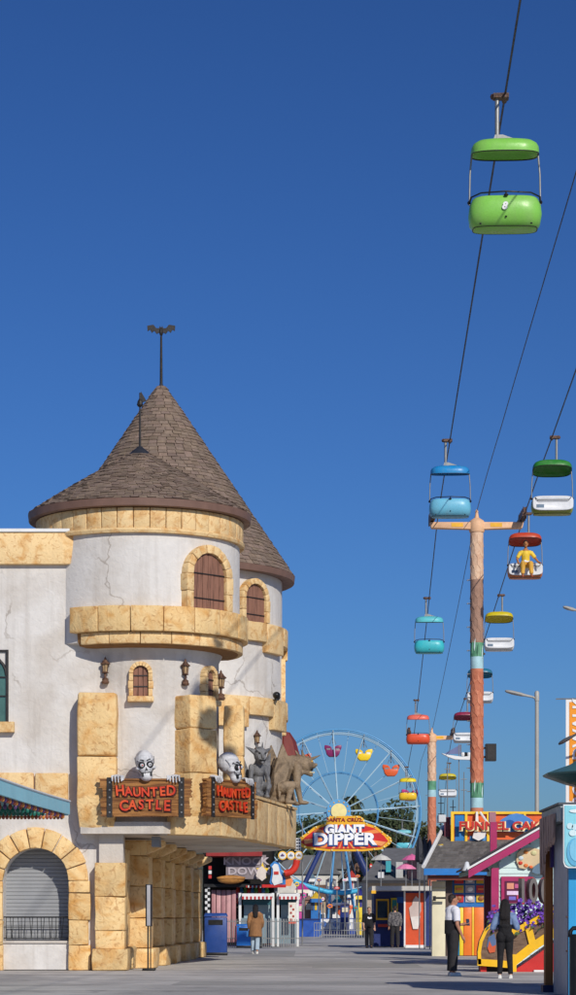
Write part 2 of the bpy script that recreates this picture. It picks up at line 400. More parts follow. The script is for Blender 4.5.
MB().lathe([(1.94, 7.66), (2.40, 7.70), (2.47, 7.79), (2.5, 8.02), (2.3, 8.02)], 40, (*TC, 0), R(-33), R(118)).obj('ledge_core', MORTAR, castle, 40)
# ---- rear tower
drum('tower_drum', BC, [(3.45, 3.2), (3.45, 11.0)], PLASTER)
nb = 11
for i in range(nb):
    da = R(200) / nb; a = R(-70) + da * i
    zb_ = 8.62 if i % 2 else 8.9
    arcblock('ledge_stone', castle, *BC, 3.4, 3.62, a + .004, a + da - .004, zb_, 9.42, STONE_PLAIN, 4, .016, .01)
for i in range(nb):
    da = R(200) / nb; a = R(-64) + da * i
    zb_ = 6.5 if i % 2 else 6.85
    arcblock('ledge_stone', castle, *BC, 3.4, 3.62, a + .004, a + da - .004, zb_, 7.35, STONE_PLAIN, 4, .016, .01)
block('quoin_stone', castle, (BC[0] + 3.47, BC[1] - .1, 8.0), (.16, .5, 1.2), STONE_PLAIN)
for dy in (-1.3, -.7):
    MB().ball((BC[0] + 3.3, BC[1] + dy - .4, 7.45), (.11, .16, .1)).tube([(BC[0] + 3.3, BC[1] + dy - .4, 7.3), (BC[0] + 3.3, BC[1] + dy - .4, 7.4)], .06).obj('spotlight', BLACK, castle, 60)
# connecting body between and behind the towers
MB().b2((-13.9, YW + .9, .0), (-4.95, 78, 9.9)).obj('rear_block', PLASTER, castle)
MB().b2((-4.28, 59.3, 3.3), (-1.95, 68, 9.6)).obj('link_wall', PLASTER_W, castle)

# ---- shingled cone roofs
def cone(c, re, ze, za, expo, wid, name='roof', bow=0.0, rtop=.12):
    L_ = math.hypot(re, za - ze); rows = int(L_ / expo)
    def prof(t):                                   # t 0 eave .. 1 top
        r = re + (rtop - re) * t; z = ze + (za - ze) * t
        return r - bow * math.sin(math.pi * t), z
    body = MB().lathe([(re - .06, ze - .02), (re - .05, ze)] + [(max(.05, prof(k / 16)[0] - .02), prof(k / 16)[1] - .02) for k in range(17)], 56, (*c, 0)).obj(name, ROOFBAND, castle, 40)
    sh = MB()
    for j in range(rows):
        t0, t1 = j / rows, min(1, (j + 1.35) / rows)
        r0, z0 = prof(t0); r1, z1 = prof(t1)
        n = max(8, int(2 * math.pi * r0 / wid)); off = random.random()
        for i in range(n):
            g1, g2 = (i + off + random.uniform(0, .05)) / n, (i + 1 + off - random.uniform(.02, .07)) / n
            A, B = 2 * math.pi * g1, 2 * math.pi * g2
            k = random.uniform(.80, 1.12); k *= .82 if random.random() < .10 else 1
            sh.tint = (k, k * random.uniform(.95, 1.0), k * random.uniform(.90, 1.0))
            dz = random.uniform(-.02, .012); th = random.uniform(.03, .045)
            p = [polar(*c, r0 + th, A, z0 + dz), polar(*c, r0 + th, B, z0 + dz), polar(*c, r1 + .008, B, z1), polar(*c, r1 + .008, A, z1),
                 polar(*c, r0 - .01, A, z0 + dz - .02), polar(*c, r0 - .01, B, z0 + dz - .02)]
            sh.add(p, [(0, 1, 2, 3), (4, 5, 1, 0), (4, 0, 3), (5, 2, 1)])
    tag(sh.obj('shingles', SHINGLE, body), kind='stuff')
    MB().lathe([(re - .35, ze - .17), (re - .03, ze - .21), (re + .02, ze - .19), (re + .04, ze - .02), (re - .02, ze - .012)], 72, (*c, 0), cap=False).obj('fascia', ROOFBAND, body, 30)
    return body
r1 = cone(TC, 2.70, 11.13, 12.72, .10, .20, bow=-.05)
MB().lathe([(.5, 12.46), (.36, 12.56), (.22, 12.70), (.09, 12.80), (.05, 12.84)], 20, (*TC, 0)).obj('lead_cap', mat('lead_cap', S(44, 46, 54), .6, .2, 6), r1, 40)
MB().tube([(*TC, 12.8), (*TC, 14.0)], .03, 8, .018).lathe([(.05, 13.82), (.08, 13.86), (.06, 13.95), (.02, 14.02), (.02, 14.16)], 10, (*TC, 0)).prism([(0, 0), (.16, .06), (.02, .3)], .03, TR((TC[0], TC[1] - .015, 13.9))).obj('spire', IRON, r1)
r2 = cone(BC, 3.78, 10.98, 16.42, .125, .25)
MB().lathe([(.28, 16.1), (.24, 16.14), (.06, 16.45), (.04, 16.5)], 16, (*BC, 0)).obj('lead_cap', MATS['lead_cap'], r2, 40)
MB().tube([(*BC, 16.4), (*BC, 17.85)], .045, 8, .03).obj('spire', IRON, r2)
bat = [(0, .10), (.03, .17), (.06, .10), (.14, .10), (.22, .20), (.40, .17), (.39, .02), (.32, .06), (.27, -.03), (.2, .03), (.13, -.06), (.05, -.02), (0, -.12)]
bat = bat + [(-x, z) for x, z in bat[-2:0:-1]]
MB().prism(bat, .05, TR((BC[0], BC[1] - .025, 17.98))).ball((BC[0], BC[1], 17.98), (.06, .07, .13), 10).obj('bat_finial', IRON, r2)

# ---- arched shuttered windows in the drums
def shutter_window(c, r, a, z0, wid, h, stone_t, planks, name='window'):
    """opening of wid x h (round head) in a drum at angle a; stones around, planks within"""
    M = Matrix.Translation(polar(*c, r, a, 0)) @ Matrix.Rotation(a, 4, 'Z')
    ri = wid / 2; zs = z0 + h - ri
    n = 14
    hole = [(-ri, z0)] + [(-ri * math.cos(math.pi * i / n), zs + ri * math.sin(math.pi * i / n)) for i in range(n + 1)] + [(ri, z0)]
    b = MB().prism(hole, .3, M @ TR((0, -.045, 0))).obj(name, DARK, castle)
    pw = wid / planks
    for k in range(planks):
        x0, x1 = -ri + k * pw + .006, -ri + (k + 1) * pw - .006
        top = lambda x: zs + math.sqrt(max(0, ri * ri - x * x)) - .005
        mb = MB().prism([(x0, z0), (x1, z0), (x1, top(x1)), ((x0 + x1) / 2, top((x0 + x1) / 2)), (x0, top(x0))], .05, M @ TR((0, -.085 - random.uniform(0, .012), 0)))
        mb.obj('plank', WOOD, b)
    for zq in ((.18, .62) if h > .9 else (.3, .66)):
        MB().b2((-ri + .01, -.115, z0 + h * zq), (ri - .01, -.10, z0 + h * zq + .025)).obj('iron_band', IRON, b).data.transform(M)
    ro = ri + stone_t; nv = 9
    def stone(poly):
        mb = MB().prism(poly, .28, M @ TR((0, -.17 - random.uniform(0, .02), 0)))
        bev('surround_stone', mb, STONE_PLAIN, b, .010 if wid > .6 else .006)
    for i in range(nv):
        A, B = math.pi * i / nv + .010, math.pi * (i + 1) / nv - .010; mid = (A + B) / 2
        stone([(-q * math.cos(t), zs + q * math.sin(t)) for q, t in ((ri, A), (ri, mid), (ri, B), (ro, B), (ro, mid), (ro, A))])
    nj = max(2, int((zs - z0) / (stone_t * 1.5)))
    for sg in (-1, 1):
        for k in range(nj):
            za, zb = z0 + (zs - z0) * k / nj + .005, z0 + (zs - z0) * (k + 1) / nj - .005
            stone([(sg * ri, za), (sg * (ro + .02 * (k % 2)), za), (sg * (ro + .02 * (k % 2)), zb), (sg * ri, zb)])
    return b, M
shutter_window(TC, 2.38, R(44.5), 8.6, 1.06, 1.34, .20, 6)
shutter_window(BC, 3.42, R(50), 9.42, .84, 1.05, .15, 5)
for a, wd in ((R(4), .36), (R(60), .36)):
    b_, M_ = shutter_window(TC, 1.91, a, 6.52, wd, .72, .10, 3)
    mb = MB().b2((-.31, -.26, 6.38), (.31, .1, 6.51)); mb.v = [M_ @ v for v in mb.v]
    bev('sill', mb, STONE_PLAIN, b_, .02)
# ---- buttress pillars of big stones
def pillar(c, wid, dep, zs, rz, taper_bottom=True):
    p = None
    for k in range(len(zs) - 1):
        h = zs[k + 1] - zs[k] - .012
        top = k == len(zs) - 2
        o = block('pillar_stone', castle, (c[0], c[1], (zs[k] + zs[k + 1]) / 2), (wid, dep, h), STONE, rz, .022 if not top else .05, .022, (1, 1), 2)
        if k == 0 and taper_bottom:
            lo = min(v.co.z for v in o.data.vertices)
            for v in o.data.vertices:
                t = (v.co.z - lo) / .22
                if t < 1: v.co.x *= .86 + .14 * t; v.co.y *= .8 + .2 * t
pillar((X(97.5, 56.9), 56.95, 0), .92, .80, [Z(828, 56.5), Z(756, 56.5), Z(692, 56.5)], 0)
aB = R(41); pillar(polar(*TC, 2.12, aB, 0), .82, .75, [3.55, 4.7, 5.75, 6.55], aB)
aC = R(88); pillar(polar(*TC, 2.32, aC, 0), .70, .50, [3.9, 5.2, 6.45], aC)
# ---- porch slab, parapet and soffit
line = [(-2.75, 56.75), (-1.75, 57.6), (-1.2, 59.2), (.06, 67.6), (-1.6, 70.2)]
slab = [(-4.9, 56.62), (-2.95, 56.62)] + [(x - .06, y) for x, y in line] + [(-4.2, 70.2), (-4.9, 60)]
mb = MB(); nS = len(slab)
mb.add([(x, y, 3.24) for x, y in slab] + [(x, y, 3.52) for x, y in slab], [tuple(reversed(range(nS))), tuple(range(nS, 2 * nS))] + [(i, (i + 1) % nS, (i + 1) % nS + nS, i + nS) for i in range(nS)])
mb.obj('porch_slab', PLASTER_W, castle)
# resample the parapet line into stones
def walk(pts, step):
    out = [Vector((*pts[0], 0))]; acc = 0
    for a, b in zip(pts, pts[1:]):
        a, b = Vector((*a, 0)), Vector((*b, 0)); L_ = (b - a).length; s0 = step - acc
        while s0 <= L_: out.append(a + (b - a) * (s0 / L_)); s0 += step
        acc = (acc + L_) % step
    return out
for (xa, ya), (xb, yb) in zip(line, line[1:]):
    A0_, B0_ = Vector((xa, ya, 0)), Vector((xb, yb, 0)); L_ = (B0_ - A0_).length; nb = max(1, round(L_ / 1.75)); rz = math.atan2(yb - ya, xb - xa)
    for k in range(nb):
        m_ = A0_.lerp(B0_, (k + .5) / nb); e = .12 if k in (0, nb - 1) else 0
        block('parapet_stone', castle, (m_.x, m_.y, 3.74 + random.uniform(-.01, .01)), (L_ / nb - .008 + e * .3, .34, 1.06), STONE_PLAIN, rz, .014, .014, cuts=2)
        block('parapet_coping_stone', castle, (m_.x - .02, m_.y, 4.31), (L_ / nb - .006, .44, .07), STONE_PLAIN, rz, .015, .006)
MB().b2((-4.2, 62, 3.9), (-1.0, 70, 4.0)).obj('balcony_floor', PLASTER_W, castle)
# ---- ground floor wall with stone columns under the porch
mb = MB(); mb.add([(-4.35, 57.6, 0), (-3.35, 82, 0), (-3.35, 82, 3.25), (-4.35, 57.6, 3.25), (-4.9, 57.7, 0), (-4.9, 82, 0), (-4.9, 82, 3.25), (-4.9, 57.7, 3.25)],
                  [(0, 1, 2, 3), (1, 5, 6, 2), (5, 4, 7, 6), (4, 0, 3, 7), (3, 2, 6, 7)])
mb.obj('base_wall', STONE, castle)
def column(x, y, wid, dep, zs, rz=0, basew=.12):
    for k in range(len(zs) - 1):
        e = basew if k == 0 else random.uniform(-.01, .015)
        block('column_stone', castle, (x, y, (zs[k] + zs[k + 1]) / 2), (wid + e * 2, dep + e * 2, zs[k + 1] - zs[k] - .015), STONE, rz, .022, .018, cuts=1)
column(X(110.5, 57.0), 57.2, .70, .8, [0, .52, .95, 1.75, 2.56], 0, .07)
MB().b2((X(99, 57), 57.0, 2.56), (X(123, 57), 57.6, 3.25)).obj('column_head', PLASTER_W, castle)
rzw = -math.atan(.041)
for k, d in enumerate((60.2, 63.4, 66.6, 69.8, 73.0, 76.2)):
    x = -4.35 + .041 * (d - 57.6) + .42
    column(x, d, .78, 1.05, [0, .5, 1.25, 2.05, 2.8], rzw, .14)
    # bracket stone carrying the balcony
    mb = MB().prism([(0, 0), (0, -.42), (.25, -.42), (.85, -.14), (.85, 0)], .62, TR((x - .1, d - .31, 3.19)) )
    bev('bracket_stone', mb, STONE_PLAIN, castle, .04)
    mb = MB().b2((x - .36, d - .5, 2.8), (x + .30, d + .5, 3.19)); bev('column_cap_stone', mb, STONE, castle, .04)
for k, d in enumerate((58.7, 61.8)):
    x = -4.35 + .041 * (d - 57.6) + .3
    block('plinth_stone', castle, (x, d, .27), (.5, .9, .54), STONE, rzw, .06, .03, cuts=1)
for k in range(3):                                 # stones of the shaded entry wall
    for j in range(2):
        block('entry_wall_stone', castle, (-4.1 + j * .02, 58.35 + j * .72, .95 + k * .8), (.3, .68, .78), STONE, rzw, .03, .015, cuts=1)
MB().b2((X(152, 57.4), 57.2, 2.95), (X(160, 57.4), 57.9, 3.19)).obj('ceiling_lamp_box', GREYP, castle)
# ================================================================ lanterns on the castle
def lantern(loc, rz, label, sc=1.0):
    t = thing('wall_lantern', label, 'lantern', (0, 0, 0), 0, 'bronze lanterns on the castle')
    MB().lathe([(.0, 0), (.10, .0), (.12, .05), (.09, .1), (.1, .14), (.05, .18)], 12, (0, -.12, -.36)).tube([(0, .02, -.3), (0, -.12, -.3)], .035).tube([(0, -.12, -.2), (0, -.12, -.05)], .035).obj('bracket', RUST, t, 40)
    MB().lathe([(.085, -.05), (.11, -.03), (.07, 0)], 8, (0, -.12, 0)).obj('base', RUST, t)
    MB().lathe([(.068, 0), (.095, .22)], 8, (0, -.12, 0)).obj('glass', mat('amber_glass', S(176, 148, 110), .25, .2, 8), t)
    c = MB()
    for k in range(6):
        a = k * math.pi / 3; c.tube([(.075 * math.sin(a), -.12 - .075 * math.cos(a), 0), (.102 * math.sin(a), -.12 - .102 * math.cos(a), .22)], .011, 5)
    c.obj('cage', RUST, t)
    MB().lathe([(.15, .215), (.155, .235), (.09, .29), (.07, .33), (.03, .36), (.035, .39), (.0, .45)], 8, (0, -.12, 0)).obj('cap', RUST, t)
    move(t, loc, rz); t.scale = (sc * .8,) * 3
    return t
lantern(P(105.5, 672, YW - .02), 0, 'bronze lantern on the flat white wall above the leftmost stone pillar', sc=1.0)
p = polar(*TC, 1.92, R(36), Z(674, 57.5)); lantern(p, R(36), 'bronze lantern on the turret above the middle pillar, beside the narrow right window')
p = polar(*TC, 1.92, R(80), Z(686, 58.5)); lantern(p, R(80), 'dark lantern at the right edge of the front turret', sc=1.15)
p = polar(*BC, 3.42, R(52), Z(742, 66.3)); lantern(p, R(52), 'small lantern on the rear tower above the grey gargoyle', sc=.95)

# ================================================================ wooden signs with skulls
LETTER = mat('sign_letter_red', S(224, 84, 36), .5, .2, 5, col2=S(206, 52, 26), lo=.45, hi=.6); LETTER_D = mat('sign_letter_dark', S(70, 22, 12), .6, .1, 8)
BONE = mat('bone_white', S(206, 206, 208), .6, .08, 5, col2=S(150, 150, 154), lo=.5, hi=.72)
def castle_sign(loc, rz, label, sw=1.0, skull_turn=0):
    t = thing('attraction_sign', label, 'sign', (0, 0, 0), 0, 'carved wooden signs of the castle')
    W, H = 1.78 * sw, .90
    zz = -H / 2
    for k, h in enumerate((.21, .24, .22, .23)):
        e0, e1 = random.uniform(0, .12), random.uniform(0, .12); n = 6
        left = [(-W / 2 - .08 - e0 + random.uniform(-.03, .03), zz + h * i / n) for i in range(n + 1)]
        right = [(W / 2 + .08 + e1 + random.uniform(-.03, .03), zz + h * (1 - i / n)) for i in range(n + 1)]
        mb = MB().prism([(x, z + .004 * (1 if z == zz else -1)) for x, z in left + right], .13, TR((0, random.uniform(-.01, .01), 0)))
        mb.obj('plank', SIGNWOOD, t); zz += h
    MB().b2((-W / 2, .13, -H / 2 + .05), (W / 2, .2, H / 2 - .05)).obj('backing', SIGNWOOD, t)
    for sx in (-1, 1):
        st_ = MB().b2((sx * W / 2 * .92 - .065, -.03, -H / 2 - .02), (sx * W / 2 * .92 + .065, -.012, H / 2 + .02)).obj('iron_strap', IRON, t)
        for k in range(5):
            MB().ball((sx * W / 2 * .92, -.035, -H / 2 + .1 + k * .175), (.024, .02, .024), 8).obj('bolt', GREYP, st_)
    for z, body, s_, arc in ((.13, 'HAUNTED', .30, .0), (-.19, 'CASTLE', .31, .0)):
        n = len(body); wl = W * (.76 if n == 7 else .66)
        for i, ch in enumerate(body):
            u = (i + .5) / n - .5; x = u * wl
            zc = z + (-.10 * u * u * 4 + .03 if n == 7 else .08 * u * u * 4 - .03) * -1 * (1 if n == 7 else 1) * .5
            tilt = random.uniform(-.09, .09)
            M = TR((x, -.035, zc)) @ Matrix.Rotation(tilt, 4, 'Y')
            big = 1.12 if i in (0, n - 1) else 1
            lt = text('letter', ch, s_ * big, LETTER, t, M, .05, .008, .88 * sw)
            text('letter_outline', ch, s_ * big, LETTER_D, lt, M @ TR((.012, .028, -.014)), .03, .030, .88 * sw)
    for zq in (-H / 2 + .03, H / 2 - .03):
        MB().box((0, -.022, zq), (W * .82, .03, .045), 0, random.uniform(-.012, .012)).obj('edge_batten', SIGNWOOD, t)
    # skull peering over the top
    M = TR((0, .05, H / 2 + .17)) @ Matrix.Rotation(skull_turn, 4, 'Z') @ Matrix.Rotation(R(-6), 4, 'Y') @ Matrix.Scale(1.12, 4)
    q = lambda x, y, z: M @ Vector((x, y, z))
    ro = M.to_3x3().to_4x4()
    sk = blob('skull', [('e', q(0, .05, .22), (.205, .25, .235), ro), ('e', q(0, -.07, .04), (.155, .155, .16), ro), ('e', q(0, -.11, -.11), (.135, .125, .11), ro), ('e', q(0, -.19, .02), (.05, .05, .06), ro),
                        ('e', q(-.15, -.08, .06), (.07, .09, .05), ro), ('e', q(.15, -.08, .06), (.07, .09, .05), ro), ('e', q(0, -.16, .22), (.17, .05, .04), ro)], BONE, t, .018, 3)
    for sx in (-1, 1):
        MB().ball(q(sx * .085, -.19, .12), (.078, .05, .072), 12, ro).obj('eye_socket', BLACK, sk)
        MB().ball(q(sx * .085, -.222, .118), (.045, .03, .042), 10, ro).obj('eye', BONE, sk); MB().ball(q(sx * .085 + .01, -.249, .115), (.016, .01, .016), 8, ro).obj('pupil', LETTER if sx < 0 else BLACK, sk)
        MB().tube([q(sx * .03, -.215, .21), q(sx * .09, -.205, .235), q(sx * .17, -.13, .215)], .012, 6).obj('brow_line', BLACK, sk)
    for sx in (-1, 1):
        MB().tube([q(sx * .16, -.14, .04), q(sx * .13, -.19, -.01), q(sx * .105, -.205, -.06)], .010, 5).obj('cheek_line', BLACK, sk)
        MB().tube([q(sx * .205, .02, .30), q(sx * .20, -.05, .22), q(sx * .185, -.09, .14)], .008, 5).obj('temple_line', GREYP, sk)
    MB().prism([(-.035, 0), (.035, 0), (0, .075)], .06, M @ TR((0, -.235, .0))).obj('nose', BLACK, sk)
    for k in range(6):
        MB().box(q(-.088 + .035 * k, -.215 + abs(k - 2.5) * .008, -.075), (.028, .03, .055)).obj('tooth', WHITE, sk)
    MB().b2((-.11, -.215, -.12), (.11, -.17, -.03)).obj('mouth', BLACK, sk).data.transform(M)
    for sx in (-1, 1):
        hx = sx * W * .37
        pr = [('e', (hx, .10, H / 2 + .05), (.12, .07, .05))]
        for k in range(4):
            x = hx + (k - 1.5) * .072
            pr += [('c', (x, .09, H / 2 + .06), (x, -.05, H / 2 + .045), .028, .024), ('c', (x, -.05, H / 2 + .045), (x + .012, -.075, H / 2 - .11 + .03 * abs(k - 1.5)), .024, .019)]
        x = hx - sx * .16
        pr += [('c', (hx - sx * .09, .07, H / 2 + .05), (x, -.04, H / 2 + .05), .028, .024), ('c', (x, -.04, H / 2 + .05), (x, -.07, H / 2 - .04), .024, .018)]
        blob('skeleton_hand', pr, BONE, t, .012, 1)
    move(t, loc, rz); return t
castle_sign(P(145.5, 797.5, 56.3), 0, 'wooden sign with red letters and skull facing the camera, between two stone pillars', 1.03, R(8))
castle_sign(polar(*TC, 2.66, R(60), Z(799, 57.8)), R(56), 'turned wooden sign with red letters and skull, right of the middle pillar', 1.0, R(12))

# ================================================================ gargoyles on the balcony parapet
def wing(pts, t, M): return MB().prism(pts, t, M)
GREYST = mat('grey_gargoyle', S(128, 128, 130), .7, .25, 3.5, .5, 14, col2=S(78, 78, 82), lo=.42, hi=.68, dist=1.0)
BROWNST = mat('brown_gargoyle', S(150, 130, 106), .7, .2, 3.5, .5, 14, col2=S(104, 88, 70), lo=.42, hi=.68, dist=1.0)
gx = X(258, 63.5); T_ = TR((gx, 63.6, 4.57), R(25)) @ Matrix.Scale(1.0, 4)
tg = thing('gargoyle', 'grey winged gargoyle with pointed ears crouching beside the pillar', 'gargoyle', (gx, 63.6, 4.57), 0, 'gargoyle statues on the parapet')
v = lambda x, y, z: T_ @ Vector((x, y, z)); rg = T_.to_3x3().to_4x4()
blob('body', [('e', v(0, .1, .50), (.24, .22, .40), rg), ('e', v(0, .0, .80), (.27, .22, .22), rg), ('c', v(0, 0, .95), v(0, -.14, 1.05), .14, .15),
    ('e', v(0, -.18, 1.20), (.23, .22, .23), rg), ('e', v(0, -.28, 1.05), (.15, .15, .10), rg), ('c', v(-.16, -.12, 1.26), v(-.52, -.05, 1.42), .09, .012), ('c', v(.16, -.12, 1.26), v(.52, -.05, 1.42), .09, .012),
    ('c', v(-.10, -.15, 1.38), v(-.14, -.08, 1.58), .045, .01), ('c', v(.10, -.15, 1.38), v(.14, -.08, 1.58), .045, .01), ('c', v(0, -.38, 1.22), v(0, -.44, 1.12), .035, .055),
    ('c', v(-.04, -.38, 1.24), v(-.19, -.32, 1.33), .045, .03), ('c', v(.04, -.38, 1.24), v(.19, -.32, 1.33), .045, .03), ('e', v(-.12, -.34, 1.12), (.06, .06, .05), rg), ('e', v(.12, -.34, 1.12), (.06, .06, .05), rg), ('e', v(0, -.38, .98), (.07, .06, .05), rg),
    ('c', v(-.27, 0, .86), v(-.36, -.15, .48), .10, .075), ('c', v(-.36, -.15, .48), v(-.2, -.32, .12), .075, .055), ('e', v(-.18, -.36, .06), (.1, .13, .06), rg),
    ('c', v(.27, 0, .86), v(.36, -.15, .48), .10, .075), ('c', v(.36, -.15, .48), v(.2, -.32, .12), .075, .055), ('e', v(.18, -.36, .06), (.1, .13, .06), rg),
    ('c', v(-.2, .1, .35), v(-.34, -.2, .35), .15, .10), ('c', v(-.34, -.2, .35), v(-.32, .0, .04), .09, .065), ('c', v(.2, .1, .35), v(.34, -.2, .35), .15, .10), ('c', v(.34, -.2, .35), v(.32, .0, .04), .09, .065),
    ('e', v(0, .1, .12), (.32, .26, .12), rg)], GREYST, tg, .02, 1)
MB().tube([v(-.12, -.41, 1.05), v(-.05, -.435, 1.03), v(.05, -.435, 1.03), v(.12, -.41, 1.05)], .018, 6).obj('mouth', BLACK, tg)
for sx in (-1, 1):
    MB().prism([(sx * .12, .55), (sx * .45, 1.15), (sx * .62, 1.30), (sx * .60, .8), (sx * .5, .45), (sx * .42, .62), (sx * .36, .28), (sx * .28, .5), (sx * .22, .15)], .05, T_ @ TR((0, .26, .0))).obj('wing', GREYST, tg)
    MB().ball(v(sx * .10, -.375, 1.235), (.045, .03, .028), 8).obj('eye', BLACK, tg)
for c_ in tg.children: c_.data.transform(Matrix.Translation((gx, 0, 0)) @ Matrix.Diagonal((.74, 1, .97, 1)) @ Matrix.Translation((-gx, 0, 0)))
for c_ in tg.children: c_.data.transform(Matrix.Translation((0, 0, 4.40 - 4.57 * .97)))
bx_ = X(286.5, 66.2); T_ = TR((bx_, 65.9, 4.36), R(30)) @ Matrix.Scale(1.03, 4)
tg = thing('gargoyle', 'brown gargoyle beast leaning out to the right from the parapet corner', 'gargoyle', (bx_, 66.1, 4.57), 0, 'gargoyle statues on the parapet')
v = lambda x, y, z: T_ @ Vector((x, y, z)); rg = T_.to_3x3().to_4x4()      # faces +x
blob('body', [('e', v(-.25, 0, .40), (.27, .25, .38), rg), ('e', v(-.02, 0, 1.05), (.40, .27, .27), rg), ('c', v(-.25, 0, .5), v(-.1, 0, 1.0), .25, .27), ('c', v(.2, 0, 1.12), v(.45, -.02, 1.15), .22, .18),
    ('e', v(.55, -.04, 1.10), (.22, .19, .22), rg), ('c', v(.62, -.04, 1.12), v(.80, -.04, 1.06), .14, .085), ('c', v(.56, -.04, .92), v(.74, -.04, .82), .11, .06), ('e', v(.88, -.04, 1.09), (.05, .07, .05), rg), ('c', v(.5, -.04, .95), v(.4, -.02, .85), .1, .1),
    ('c', v(.66, -.14, 1.22), v(.98, -.2, 1.36), .055, .008), ('c', v(.46, -.12, 1.26), v(.34, -.2, 1.50), .07, .008), ('c', v(.46, .08, 1.26), v(.34, .16, 1.50), .07, .008),
    ('c', v(.20, -.22, 1.02), v(.16, -.28, .55), .15, .10), ('c', v(.16, -.28, .55), v(.28, -.26, .10), .095, .07), ('e', v(.38, -.26, .05), (.16, .10, .055), rg),
    ('c', v(.20, .22, 1.02), v(.24, .27, .55), .15, .10), ('c', v(.24, .27, .55), v(.38, .25, .10), .095, .07), ('e', v(.46, .25, .05), (.15, .10, .055), rg),
    ('c', v(-.28, -.22, .45), v(-.02, -.34, .50), .19, .12), ('c', v(-.02, -.34, .50), v(-.16, -.32, .06), .10, .07), ('e', v(-.04, -.32, .05), (.16, .1, .055), rg), ('c', v(-.25, .24, .5), v(.0, .3, .42), .2, .13), ('c', v(.0, .3, .42), v(-.12, .3, .06), .11, .08),
    ('c', v(-.45, 0, .2), v(-.62, .15, .05), .07, .03), ('e', v(-.22, 0, .1), (.32, .25, .12), rg)], BROWNST, tg, .02, 1)
for sy in (-1, 1):
    MB().prism([(-.08, 1.15), (-.30, 1.60), (-.40, 1.35), (-.55, .85), (-.56, .30), (-.46, .55), (-.40, .12), (-.30, .5), (-.15, .75)], .05, T_ @ TR((0, sy * .30 - .02, 0))).obj('wing', BROWNST, tg)
    MB().ball(v(.68, sy * .13 - .04, 1.17), (.035, .03, .03), 8).obj('eye', paint(224, 170, 60), tg)
MB().ball(v(.70, -.04, .955), (.10, .10, .05), 10).obj('mouth', DARK, tg)
for k in range(4): MB().lathe([(.018, 0), (0, .06)], 6, v(.66 + .04 * k, -.12, .86)).obj('tooth', paint(226, 206, 150), tg)

# ================================================================ sky ride
def pathz(d):                                       # height of the haul cable over depth
    if d <= 92: return 16.40 - .00008 * (d - 92) ** 2 + .05 * math.sin((92 - d) * .2) * (1 if d > 76 else .0)
    if d <= 147.6:
        u = (d - 92) / 55.6; return 16.40 + (12.5 - 16.40) * u - 1.0 * u * (1 - u) * .6
    if d <= 176: return 12.5 - .006 * (d - 147.6)
    return 12.33 - .115 * (d - 176)
XL = lambda d: 3.95 + .0366 * (d - 43.7)
XR = lambda d: (8.97 + .04 * (d - 92)) if d < 92 else (8.97 + .0203 * (d - 92) if d < 147.6 else 10.1 + .055 * (d - 147.6))
XM = lambda d: 7.24 + .030 * (d - 92)
TERRA = mat('terracotta_scales', S(206, 130, 98), .7, .12, 3, .2, 20, col2=S(182, 104, 76), lo=.4, hi=.66)
PEACH = mat('peach_scales', S(224, 190, 160), .7, .10, 3, .2, 20, col2=S(206, 164, 134), lo=.4, hi=.66)
GREENP = mat('green_band', S(92, 150, 116), .6, .2, 3); BLUEP = mat('pale_blue_band', S(168, 206, 214), .6, .15, 3)
CREAM = mat('cream_steel', S(228, 182, 142), .6, .1, 3); YEL = paint(238, 178, 40)
def scales(x, y, r, z0, z1, m, parent, rowh, per, name):
    """overlapping raised bark scales round a pylon"""
    mb = MB(); n = int((z1 - z0) / rowh)
    for j in range(n):
        z = z0 + j * rowh
        for i in range(per):
            a = 2 * math.pi * (i + .5 * (j % 2)) / per; w_ = math.pi / per * .96
            th = random.uniform(.008, .018)
            pts = [polar(x, y, r + .004, a - w_, z + rowh * 1.05), polar(x, y, r + .004, a + w_, z + rowh * 1.05), polar(x, y, r + th, a + w_, z + rowh * .35), polar(x, y, r + th + .012, a, z), polar(x, y, r + th, a - w_, z + rowh * .35),
                   polar(x, y, r, a, z - .01), polar(x, y, r, a + w_, z + rowh * .33), polar(x, y, r, a - w_, z + rowh * .33)]
            mb.add(pts, [(1, 0, 4, 3, 2), (2, 3, 5, 6), (3, 4, 7, 5)])
    return tag(mb.obj(name, m, parent), kind='stuff')
